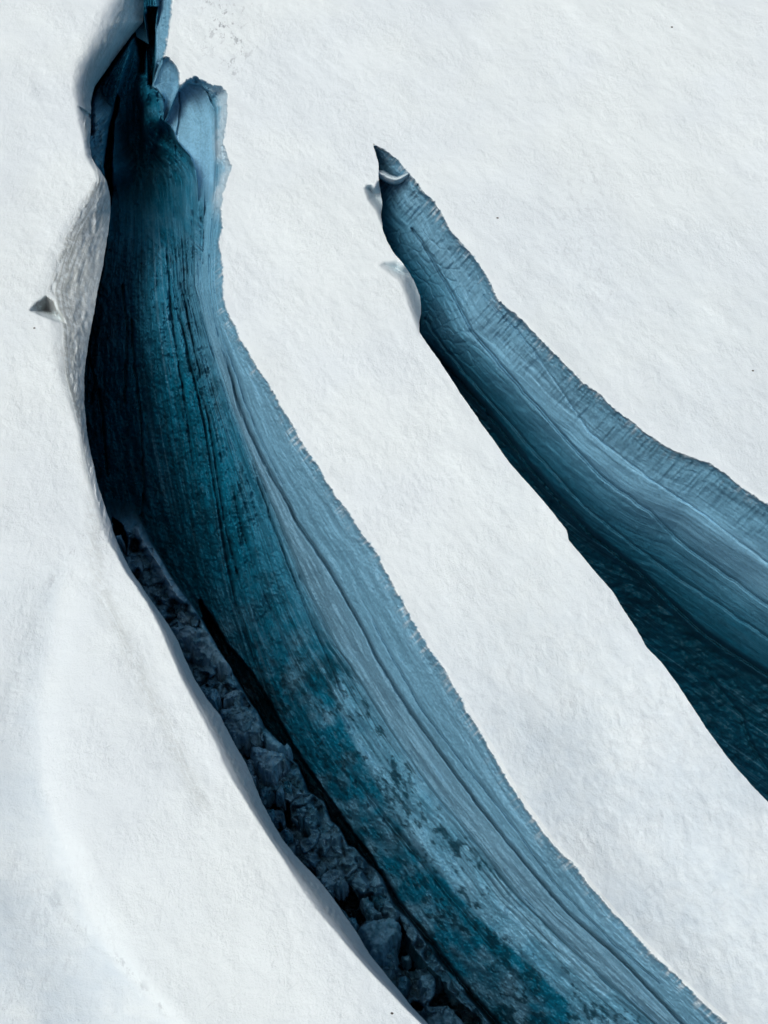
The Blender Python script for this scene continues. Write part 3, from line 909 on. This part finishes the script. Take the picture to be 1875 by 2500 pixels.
# strip to the left, with its rounded lip
cols = [lo - s for s in s_out[::-1]] + [lo + (l1 - lo) * t for t in lipcols]
px = np.stack(cols, 1)
py = np.repeat(rows[:, None], px.shape[1], 1)
nA = len(s_out)
tl = np.zeros_like(px)
tl[:, nA:] = lipcols[None, :]
pw = np.interp(rows, [0, 250, 450, 800, 1200, 1400, 2500], [2.4, 2.2, 1.8, 1.8, 2.0, 1.7, 1.6])[:, None]
wid = np.maximum(l1 - lo, 12)[:, None]
reach = (1.45 - 0.25 * sstep(1300, 1500, rows))[:, None]
T = np.clip((px - (l1[:, None] - wid * reach)) / (wid * reach), 0, 1)
off = zlip[:, None] * T ** pw
d = line_dist(px, py, [(240, 985), (262, 1010)])
sh = poly_sd(px, py, HOLLOW) + 4.5 * fbm(px / 15, py / 15, 164, 3)
mh = sstep(-3, 4, sh)
low_edge = line_dist(px, py, [(70, 760), (90, 769), (127, 783), (162, 792)])
hy = np.interp(px, [72, 86, 113, 131, 149, 160], [758, 741, 721, 736, 767, 790])
off = off - mh * np.minimum(0.10 + 0.04 * np.clip(py - hy, 0, 60), 0.02 + 0.075 * low_edge)
sn = poly_sd(px, py, NOTCH)
mn = sstep(-2, 2, sn)
off = off - 0.5 * mn
rough_lip = sstep(0.15, 0.5, tl)
off = off + rough_lip * (1 - tl ** 6) * (1 + 0.3 * (1 - sstep(300, 380, py))) * (0.10 * fbm(px / 9, py / 22, 151, 4) + 0.07 * ridged((px * 0.9 + py * 0.2) / 7.0, py / 60.0, 152, 3))
# faint step lines parallel to the lip
for pts, wd, dp in (([(228, 1420), (275, 1500), (320, 1600), (372, 1700), (430, 1830), (495, 1960)], 26, 0.05), ([(270, 1430), (330, 1530), (390, 1640), (450, 1770), (520, 1900)], 18, 0.03),
                    ([(155, 1380), (118, 1450), (85, 1540), (45, 1640), (10, 1760)], 6, 0.06), ([(120, 2180), (165, 2230), (240, 2310), (300, 2350), (350, 2410), (415, 2480)], 6, 0.06)):
    d = line_dist(px + 5 * fbm(px / 25, py / 25, 153, 3), py, pts)
    off = off - dp * np.exp(-(d / wd) ** 2)
zA = off + swell(px, py)
XA, YA, ZA = to_world(px, py, zA)
band_up = sstep(395, 450, py) * (1 - sstep(1000, 1230, py))
band_lo = sstep(1320, 1480, py)
band_top = 1 - sstep(340, 400, py)
dirtA = sstep(-0.02, 0.12, tl) * (0.95 * band_up * (1 - 0.5 * tl) + 0.95 * band_top * sstep(0.0, 0.5, tl)) + 0.55 * band_lo * sstep(0.02, 0.3, tl)
dirtA = np.maximum(dirtA, sstep(0.4, 0.9, tl) * 0.25)
for pts, wd, am in (([(242, 445), (205, 506), (170, 575), (140, 668), (126, 712)], 9, 0.9), ([(262, 470), (225, 580), (188, 690), (162, 790), (160, 860), (180, 960)], 4.5, 0.8),
                    ([(266, 520), (246, 600), (216, 700), (190, 800)], 3.5, 0.5)):
    dd = line_dist(px + 6 * fbm(px / 16, py / 16, 162, 3), py, pts)
    dirtA = np.maximum(dirtA, am * np.exp(-(dd / wd) ** 2) * sstep(-0.5, 0.1, fbm(px / 12, py / 20, 163, 3)))
dirtA = np.minimum(dirtA, 0.84)
dirtA = np.maximum(dirtA, 1.0 * mh * sstep(3, 24, low_edge + 9 * fbm(px / 12, py / 12, 158, 3)))
dirtA = np.maximum(dirtA, 0.8 * mn)
dirtA = np.maximum(dirtA, 0.30 * np.exp(-(line_dist(px + 8 * fbm(px / 30, py / 30, 161, 3), py, [(150, 860), (190, 1000), (225, 1200), (240, 1420), (290, 1530), (350, 1660), (420, 1800), (495, 1960)]) / 20.0) ** 2))
firnA = 0.75 * band_top * sstep(0.02, 0.7, tl) + 0.75 * band_lo * sstep(0.02, 0.5, tl)
fleckA = 0.6 * np.exp(-(line_dist(px + 6 * fbm(px / 14, py / 14, 159, 3), py, [(242, 445), (205, 506), (170, 575), (140, 668), (126, 709)]) / 7.0) ** 2) + \
    0.45 * np.exp(-(line_dist(px + 4 * fbm(px / 14, py / 14, 160, 3), py, [(262, 470), (225, 580), (188, 690), (162, 790), (160, 860), (178, 950)]) / 4.5) ** 2) + 0.55 * np.exp(-(line_dist(px, py, [(240, 1300), (190, 1320), (140, 1390), (100, 1500), (50, 1620), (0, 1760)]) / 9.0) ** 2) + \
    0.42 * sstep(1900, 2350, py) * sstep(340, 60, px - 0.35 * (py - 2200)) + 0.35 * np.exp(-(line_dist(px, py, [(120, 870), (135, 900), (150, 960)]) / 7.0) ** 2) + \
    0.4 * np.exp(-(line_dist(px, py, [(120, 2180), (165, 2230), (240, 2310), (300, 2350), (350, 2410), (415, 2480)]) / 8.0) ** 2)
umA = (py + 0.6 * px) / 42.0
pxA, pyA = px, py
stA = strata_vec(umA, (px - lo[:, None]) / 30.0)

# strip between the two crevasses
tB = np.linspace(0, 1, 175)
px = rg1[:, None] + (l2 - rg1)[:, None] * tB[None, :]
pyB = np.repeat(rows[:, None], px.shape[1], 1)
offB = np.zeros_like(px)
sA = poly_sd(px, pyB, SCOOP_A)
sB = poly_sd(px, pyB, SCOOP_B)
tgA = np.clip((px - 925) / 100.0, 0, 1)
offB -= scoop_depth(px, pyB)
zB = offB + swell(px, pyB)
XB, YB, ZB = to_world(px, pyB, zB)
scoop_shade = np.clip(0.65 * sstep(-4, 20, sA) * sstep(-0.2, 0.5, tgA) + 0.7 * sstep(-4, 12, sB), 0, 0.75)  # grey-blue shading of the scoops, tinted into the snow
scoop_shade_grey = scoop_shade * 0.35
fleckB = 0.65 * np.exp(-(line_dist(px, pyB, [(520, 10), (560, 80), (585, 120), (560, 170)]) / 30.0) ** 2) + 0.35 * np.exp(-(line_dist(px, pyB, [(600, 20), (470, 130)]) / 40.0) ** 2)
fleckB = np.maximum(fleckB, 0.25 * sstep(1400, 1800, pyB))
stB = strata_vec((pyB + px) / 42.0, px / 42.0)
pxB = px

# strip to the right
s_r = np.concatenate([[0.0], np.linspace(4, 970, 190)[0:], [1050, 1200, 1500, 2200, 3500, 6000, 12000, 30000]])
px = rg2[:, None] + s_r[None, :]
pyC = np.repeat(rows[:, None], px.shape[1], 1)
XC, YC, ZC = to_world(px, pyC, swell(px, pyC))
stC = strata_vec((pyC + px) / 42.0, px / 42.0)
zero = np.zeros_like(px)
fleckC = 0.22 * np.exp(-(line_dist(px, pyC, [(1450, 430), (1400, 560), (1480, 700)]) / 60.0) ** 2)


def low_ground_shade(px, py):
    """Blue-grey shading put into the snow colour: the trough at the lower left and the hollow ground at the lower right."""
    n = fbm(px / 170.0, py / 130.0, 171, 4) + 0.5 * fbm(px / 24.0, py / 18.0, 172, 3)
    bank = np.interp(py, [1320, 1400, 1500, 1600, 1750, 1850, 1950, 2050, 2150, 2250, 2350, 2500, 2800], [215, 175, 140, 118, 98, 104, 122, 150, 178, 225, 290, 415, 600])
    trail = np.interp(py, [1320, 1390, 1500, 1620, 1760, 2000], [205, 130, 95, 45, -10, -60])
    a = sstep(8, -22, px - bank + 16 * n) * (0.45 + 0.55 * sstep(-40, 60, px - trail)) * sstep(1330, 1480, py) + 0.35 * sstep(2050, 2350, py) * sstep(60, -260, px - bank - 200)
    b = sstep(1250, 1900, py - 0.12 * (px - 1200)) * sstep(700, 1200, px) * (px > 500)
    c = 0.25 * sstep(300, 800, py) * sstep(1000, 1300, px)
    far = 1 - sstep(2800, 4000, py)
    return np.clip((0.62 * a + 0.50 * b + c) * (0.8 + 0.7 * n), 0, 1) * far


def field(name, X_, Y_, Z_, dirt_, firn_, fleck_, st_, px_, py_):
    o = link_grid(name, X_, Y_, Z_, M_SNOW, {"dirt": dirt_, "firn": firn_, "fleck": fleck_, "strata": st_, "ground_shade": low_ground_shade(px_, py_)})
    o["kind"] = "structure"
    return o


field("snow_field", XA, YA, ZA, np.clip(dirtA, 0, 1), np.clip(firnA, 0, 1), np.clip(fleckA, 0, 1), stA, pxA, pyA)
field("snow_field", XB, YB, ZB, scoop_shade_grey, scoop_shade, np.clip(fleckB, 0, 1), stB, pxB, pyB)
field("snow_field", XC, YC, ZC, zero, zero, fleckC, stC, px, pyC)

# ------------------------------------------------------------------ blocks of ice lying in the long crevasse
fx, fy, fz = zfield1


def depth_at(x, y):
    r = int(np.argmin(np.abs(rows - y)))
    return float(np.interp(x, fx[r], fz[r]))


def tag(o, label, cat, group=None):
    o["label"] = label
    o["category"] = cat
    if group:
        o["group"] = group


def ice_block(outline, label, dz=0.6, thick=1.0, firn=0.4, grey=0.0, dark=0.0, slope=(0.0, 0.0), rough=0.14, seed=0, z=None, dome=0.0):
    """A broken block: its top follows the traced outline, its flanks fall away steeply and are shut below."""
    p = np.array(outline, float)
    c = p.mean(0)
    if z is None:
        zs = [depth_at(x, y) for x, y in [c] + [c + (q_ - c) * 0.75 for q_ in p]]
        z = float(np.median(zs)) + dz
    lo_, hi_ = p.min(0) - 7, p.max(0) + 7
    st = max(1.1, max(hi_ - lo_) / 44.0)
    gx, gy = np.meshgrid(np.arange(lo_[0], hi_[0] + st, st), np.arange(lo_[1], hi_[1] + st, st))
    size = math.sqrt(np.prod(hi_ - lo_))
    sd_ = poly_sd(gx, gy, outline) + 3.4 * fbm(gx / 8.0, gy / 8.0, 210 + seed, 3) - 0.6
    flank = st * 2.6
    # plates of different tilt meeting in blunt edges
    rr = max(size / 2.4, 7.0)
    a1, a2, ar, ax_, ay_ = cells(gx / rr + 0.25 * fbm(gx / 9, gy / 9, 215 + seed, 2) + seed * 3.7, gy / rr, 220 + seed)
    h = slope[0] * (gx - c[0]) / 40 + slope[1] * (gy - c[1]) / 40
    h = h + 1.35 * rough * (2.4 * (ar - 0.5) * ax_ * 2 + 2.0 * (ar - 0.5) + 1.6 * fbm(gx / 13, gy / 13, 230 + seed, 3) + 0.9 * fbm(gx / 4.5, gy / 4.5, 240 + seed, 2))
    h = h - dome * (np.hypot(gx - c[0], gy - c[1]) / max(size * 0.5, 1)) ** 2
    zt_ = z + h - 0.22 * np.exp(-np.maximum(sd_, 0) / 3.0)
    wx, wy, wz = to_world(gx, gy, zt_)
    fall = np.clip(-sd_ / flank, 0, 1)
    wz = wz - thick * fall
    use = sd_ > -flank - st
    nr, nc = gx.shape
    idx = -np.ones(gx.shape, int)
    cellok = use[:-1, :-1] & use[1:, :-1] & use[:-1, 1:] & use[1:, 1:]
    need = np.zeros(gx.shape, bool)
    need[:-1, :-1] |= cellok
    need[1:, :-1] |= cellok
    need[:-1, 1:] |= cellok
    need[1:, 1:] |= cellok
    idx[need] = np.arange(need.sum())
    V = np.stack([wx[need], wy[need], wz[need]], 1)
    I, J = np.nonzero(cellok)
    F = np.stack([idx[I, J], idx[I + 1, J], idx[I + 1, J + 1], idx[I, J + 1]], 1)
    # bottom: the same cells, flat
    B = V.copy()
    B[:, 2] = V[:, 2].min() - 0.15
    nV = len(V)
    F2 = F[:, ::-1] + nV
    ed = {}
    for f in F:
        for a, b in zip(f, np.roll(f, -1)):
            ed[(a, b)] = ed.get((a, b), 0) + 1
    S = [(b, a, a + nV, b + nV) for (a, b) in ed if (b, a) not in ed]
    verts = np.concatenate([V, B])
    org = np.array([verts[:, 0].mean(), verts[:, 1].mean(), verts[:, 2].min()])
    me = bpy.data.meshes.new("ice_block")
    me.from_pydata((verts - org).tolist(), [], F.tolist() + F2.tolist() + [tuple(int(k) for k in q_) for q_ in S])
    sm = np.ones(len(me.polygons), bool)
    sm[len(F):] = False
    me.polygons.foreach_set("use_smooth", sm)
    blot = np.clip(fbm(gx / 10, gy / 10, 250 + seed, 3), -1, 1)[need]
    for k, v in (("firn", 0.12 + firn + 0.45 * blot), ("grey", grey + 0 * blot), ("dark", dark + 0.5 * np.maximum(-blot, 0)), ("snow", 0.12 * max(0.0, firn - 0.35) * sstep(-0.25, 0.35, fbm(gx / 7, gy / 7, 270 + seed, 3))[need]), ("calm", 0 * blot), ("layered", 0 * blot)):
        a = me.attributes.new(k, 'FLOAT', 'POINT')
        v = np.clip(v, 0, 1)
        a.data.foreach_set("value", np.concatenate([v, v]).astype(np.float32))
    me.materials.append(M_BLOCK)
    me.update()
    o = bpy.data.objects.new("ice_block", me)
    o.location = org
    scene.collection.objects.link(o)
    tag(o, label, "ice block", "ice blocks jammed in the long crevasse")
    return o


BL = [
    (z1([(480, 890), (560, 830), (700, 800), (800, 790), (880, 830), (880, 920), (800, 1010), (740, 1100), (720, 1150), (640, 1140), (590, 1060), (540, 970)]),
     "broad flat topped slab of blue ice, largest block low in the long crevasse", dict(firn=.45, dz=1.32, slope=(.2, .1), rough=.08)),
    (z1([(880, 935), (862, 1100), (855, 1280), (800, 1290), (720, 1240), (742, 1125), (805, 1015)]),
     "narrow upright dark ice slab leaning on the broad flat slab's lower right side", dict(firn=.25, dz=0.60, slope=(-.8, -.3), rough=.05)),
    (z1([(1090, 1380), (1140, 1362), (1200, 1365), (1245, 1400), (1250, 1480), (1200, 1550), (1140, 1510), (1110, 1450)]),
     "small squarish pale block alone above the black hole near the photo's lower edge", dict(firn=.5, z=-12.6, slope=(.1, .1), rough=.06)),
    (z1([(1130, 1730), (1180, 1690), (1300, 1690), (1380, 1680), (1430, 1720), (1520, 1830), (1580, 1900), (1540, 2040), (1300, 2040), (1180, 1900)]),
     "wide rounded ice block cut off by the photo's bottom edge", dict(firn=.5, z=-13.4, slope=(.3, .2), rough=.16)),
    (z1([(500, 600), (570, 575), (620, 640), (640, 690), (720, 740), (640, 775), (570, 760), (560, 680)]),
     "small L shaped ice block directly above the broad flat slab", dict(firn=.4, dz=0.96, rough=.08)),
    (z1([(610, 560), (680, 530), (760, 600), (770, 680), (690, 690), (650, 640)]),
     "hollowed dark lump of ice wedged right of the L shaped block", dict(firn=.2, dark=.2, dz=0.72, rough=.2)),
    (z1([(90, 400), (130, 330), (230, 290), (330, 330), (350, 420), (310, 470), (210, 490), (190, 560), (140, 500)]),
     "crumbly pale ice block overhanging the square black hole from above", dict(firn=.7, dz=0.84, rough=.22)),
    (z1([(410, 690), (470, 650), (520, 690), (500, 730), (430, 740)]),
     "dim ice lump half lost inside the square black hole", dict(firn=.2, dz=1.20, rough=.1)),
    (z1([(370, 800), (450, 780), (470, 850), (440, 930), (390, 860)]),
     "dim wedge of ice under the square black hole against the near lip", dict(firn=.25, z=-12.0, rough=.1)),
    (z1([(890, 1390), (960, 1370), (1000, 1420), (960, 1520), (910, 1560), (880, 1480)]),
     "dark angular ice block left of the small squarish pale block", dict(firn=.25, z=-13.0, rough=.1, slope=(.3, 0))),
    (z1([(920, 1180), (990, 1170), (1010, 1210), (960, 1250)]),
     "tiny ice fragment in the shadow right of the upright slab", dict(firn=.3, z=-14.4, rough=.06)),
    (z1([(960, 950), (1050, 950), (1300, 1250), (1330, 1330), (1300, 1390), (1150, 1250), (1040, 1100)]),
     "long thin flake of ice split off the far wall's foot beside the lowest black hole", dict(firn=.15, z=-14.8, thick=1.6, slope=(.5, -.2), rough=.06)),
    (z1([(1340, 1300), (1400, 1330), (1560, 1520), (1440, 1560), (1390, 1470)]),
     "short broken flake at the far wall's foot, next below the long thin flake", dict(firn=.2, z=-14.4, thick=1.4, slope=(.4, -.2), rough=.07)),
    (z2([(340, 340), (420, 330), (560, 380), (700, 410), (720, 470), (640, 560), (560, 640), (420, 560), (370, 460)]),
     "pale rough topped ice block with dark gaps around it, just below the narrow slot's bend", dict(firn=.75, dz=1.14, rough=.2)),
    (z2([(270, 470), (370, 480), (340, 560), (400, 680), (380, 740), (330, 640), (280, 560)]),
     "knobbly column of frozen rubble touching the near lip beside the pale rough block", dict(firn=.6, z=-9.8, rough=.3)),
    (z2([(680, 330), (740, 300), (780, 340), (770, 400), (700, 390)]),
     "smooth round ice lump plugging the narrow black slot", dict(firn=.45, z=-11.0, rough=.03, dome=.3)),
    (z2([(700, 720), (760, 700), (800, 760), (790, 860), (720, 830)]),
     "dark stubby ice block at the head of the long shaft of ice", dict(firn=.2, dz=0.60, rough=.12)),
    (z2([(840, 1040), (1000, 970), (1080, 1030), (1085, 1240), (1040, 1280), (900, 1140)]),
     "ridged ice block with a straight right side between two dark holes", dict(firn=.35, dz=0.84, rough=.24)),
    (z2([(770, 960), (820, 980), (860, 1180), (960, 1380), (1050, 1560), (1080, 1680), (980, 1620), (880, 1400), (800, 1200)]),
     "long dark shaft of ice lying along the crevasse floor", dict(firn=.08, dark=.2, z=-13.8, rough=.05)),
    (z2([(440, 800), (560, 770), (600, 850), (520, 920), (450, 900)]),
     "shadowy flat ice block near the lip under the pale rough block", dict(firn=.25, dz=0.54, rough=.1)),
    (z2([(620, 830), (680, 760), (720, 850), (700, 920), (620, 900)]),
     "bluish ice wedge left of the dark stubby block", dict(firn=.35, dz=0.66, rough=.08)),
    (z2([(490, 1050), (600, 1040), (620, 1130), (580, 1170)]),
     "dark triangular ice piece against the lip left of the long shaft", dict(firn=.2, dz=0.48, rough=.1)),
    (z2([(700, 1280), (800, 1290), (820, 1400), (740, 1430)]),
     "dark four sided ice chunk below the narrow dark pit left of the long shaft", dict(firn=.2, dz=0.42, rough=.12)),
    (z2([(1120, 1390), (1180, 1370), (1192, 1420), (1160, 1436)]),
     "little bright ice chip on the rubble right of the long shaft's lower half", dict(firn=.85, dz=0.48, rough=.02)),
    (z4([(640, 720), (760, 640), (850, 640), (860, 720), (740, 760), (650, 820)]),
     "bright flat ice block in mid rubble strip with a dark cleft above it", dict(firn=.85, grey=.35, dz=0.90, rough=.07, slope=(-.3, .3))),
    (z4([(610, 900), (800, 820), (960, 860), (1090, 950), (1120, 1100), (1100, 1210), (920, 1260), (780, 1260), (700, 1150), (640, 1020)]),
     "large block with a crinkled snowy top filling the strip above the bend", dict(firn=.55, grey=.2, dz=0.90, rough=.20)),
    (z4([(430, 640), (560, 620), (600, 720), (540, 820), (470, 760)]),
     "small teal ice block squeezed between the lip and the bright flat block", dict(firn=.4, dz=0.54, rough=.1)),
    (z4([(1140, 1120), (1300, 1260), (1420, 1340), (1340, 1390), (1200, 1300), (1150, 1200)]),
     "smooth tongue of blue ice along the slot's edge beside the crinkled block", dict(firn=.4, dz=0.72, rough=.03)),
    (z3([(830, 1330), (880, 1250), (1000, 1350), (940, 1440), (860, 1430)]),
     "pointed pale ice block at the foot of the pale ridge", dict(firn=.85, grey=.45, dz=0.90, rough=.12, slope=(.3, -.3))),
    (z3([(770, 1470), (950, 1440), (1190, 1500), (1230, 1560), (1130, 1560), (960, 1620), (880, 1620)]),
     "wide pale ice block spanning from the lip to the slot's upper end", dict(firn=.8, grey=.4, dz=0.84, rough=.14)),
    (z3([(980, 1660), (1130, 1570), (1240, 1570), (1330, 1730), (1440, 1890), (1220, 1920), (1110, 1800)]),
     "pale tilted ice block along the slot, next below the wide spanning block", dict(firn=.75, grey=.35, dz=0.96, rough=.16, slope=(.4, 0))),
    (z3([(90, 375), (170, 370), (180, 412), (120, 430)]),
     "small grey ice chunk by the lip where the rubble strip begins", dict(firn=.6, z=-10.0, rough=.1)),
]
for i, (ol, lab, kw) in enumerate(BL):
    ice_block(ol, lab, seed=i, **kw)

# ------------------------------------------------------------------ snow bridge near the tip of the second crevasse
def snow_bridge():
    """A saddle of snow: narrow crest along the pocket's edge, front running down on to the blue wall."""
    sp = np.array(Z(850, 320, 3.318, [(215, 325), (262, 338), (300, 352), (345, 376), (390, 388), (440, 372), (480, 345), (520, 322)]))
    nt = 44
    t = np.linspace(0, 1, nt)
    k = np.linspace(0, 1, len(sp))
    cx = smooth_rows(np.interp(t, k, sp[:, 0]), 4)
    cy = smooth_rows(np.interp(t, k, sp[:, 1]), 4)
    sag = np.sin(math.pi * t)
    f2x, f2y, f2z = zfield2
    prof = [(-7, -1.5, .6), (-4, -0.5, .45), (-1.5, -0.10, .35), (0, 0, .2), (2, -0.03, .25), (4, -0.12, .45), (7, -0.32, .7), (11, -0.6, .9), (16, None, 1.0)]
    verts, fir = [], []
    for i in range(nt):
        zc = -0.12 - 0.45 * sag[i]
        for dy, dz, f in prof:
            s = 0.55 + 0.45 * sag[i]
            x = cx[i] + 0.8 * float(vnoise(np.array([i * 0.5]), np.array([dy * 0.3]), 300)[0])
            s *= 1 + 0.5 * max(0.0, 1 - 3 * abs(t[i] - 0.22))
            y = cy[i] + dy * s + 0.9 * float(vnoise(np.array([i * 0.45]), np.array([3.0 + dy * 0.1]), 302)[0])
            if dz is None:
                row = int(np.argmin(np.abs(rows - y)))
                zv = float(np.interp(x, f2x[row], f2z[row])) - 0.10
                zv = min(zv, zc - 0.6)
            else:
                zv = zc + dz
            verts.append([float(v) for v in to_world(x, y, zv)])
            fir.append(min(1.0, 0.35 + 0.4 * f + 0.55 * t[i]))
    n = len(prof)
    faces = [(i * n + j, i * n + j + 1, (i + 1) * n + j + 1, (i + 1) * n + j) for i in range(nt - 1) for j in range(n - 1)]
    faces += [(i * n + n - 1, i * n, (i + 1) * n, (i + 1) * n + n - 1) for i in range(nt - 1)]
    org = np.array(verts).mean(0)
    me = bpy.data.meshes.new("snow_bridge")
    me.from_pydata([tuple(np.array(v) - org) for v in verts], [], faces)
    me.polygons.foreach_set("use_smooth", np.ones(len(me.polygons), bool))
    a = me.attributes.new("firn", 'FLOAT', 'POINT')
    a.data.foreach_set("value", np.array(fir, np.float32))
    me.materials.append(M_SNOW)
    me.update()
    o = bpy.data.objects.new("snow_bridge", me)
    o.location = org
    scene.collection.objects.link(o)
    tag(o, "thin pale snow bridge sagging across the tip of the right hand crevasse", "snow bridge")


snow_bridge()

# ------------------------------------------------------------------ stones on the snow
def stone(x, y, size, label, seed):
    import bmesh
    bm = bmesh.new()
    bmesh.ops.create_icosphere(bm, subdivisions=2, radius=1.0)
    for v in bm.verts:
        n = 1 + 0.30 * float(vnoise(np.array([v.co.x * 1.6 + seed * 3.1]), np.array([v.co.y * 1.6 + v.co.z * 1.3]), 400 + seed)[0])
        v.co = v.co * n
        v.co.x *= size
        v.co.y *= size * 0.75
        v.co.z *= size * 0.6
    me = bpy.data.meshes.new("stone")
    bm.to_mesh(me)
    bm.free()
    me.materials.append(M_ROCK)
    o = bpy.data.objects.new("stone", me)
    hz = float(swell(np.array([float(x)]), np.array([float(y)]))[0])
    wx, wy, wz = to_world(x, y, hz + size * 0.2)
    o.location = (float(wx), float(wy), float(wz))
    scene.collection.objects.link(o)
    tag(o, label, "stone", "stones lying on the snow")


stone(1640, 66, 0.085, "tiny dark stone on bare snow near the photo's top right corner", 1)
stone(1215, 532, 0.075, "tiny dark stone on the snow up from the right crevasse's middle rim", 2)
stone(84, 801, 0.065, "tiny dark stone just under the grey wedge shaped hollow at the left edge", 3)
stone(957, 2474, 0.060, "dark sliver of stone on the white lip near the photo's bottom edge", 4)
stone(1838, 905, 0.060, "tiny dark stone on the snow by the right edge above the right crevasse", 5)
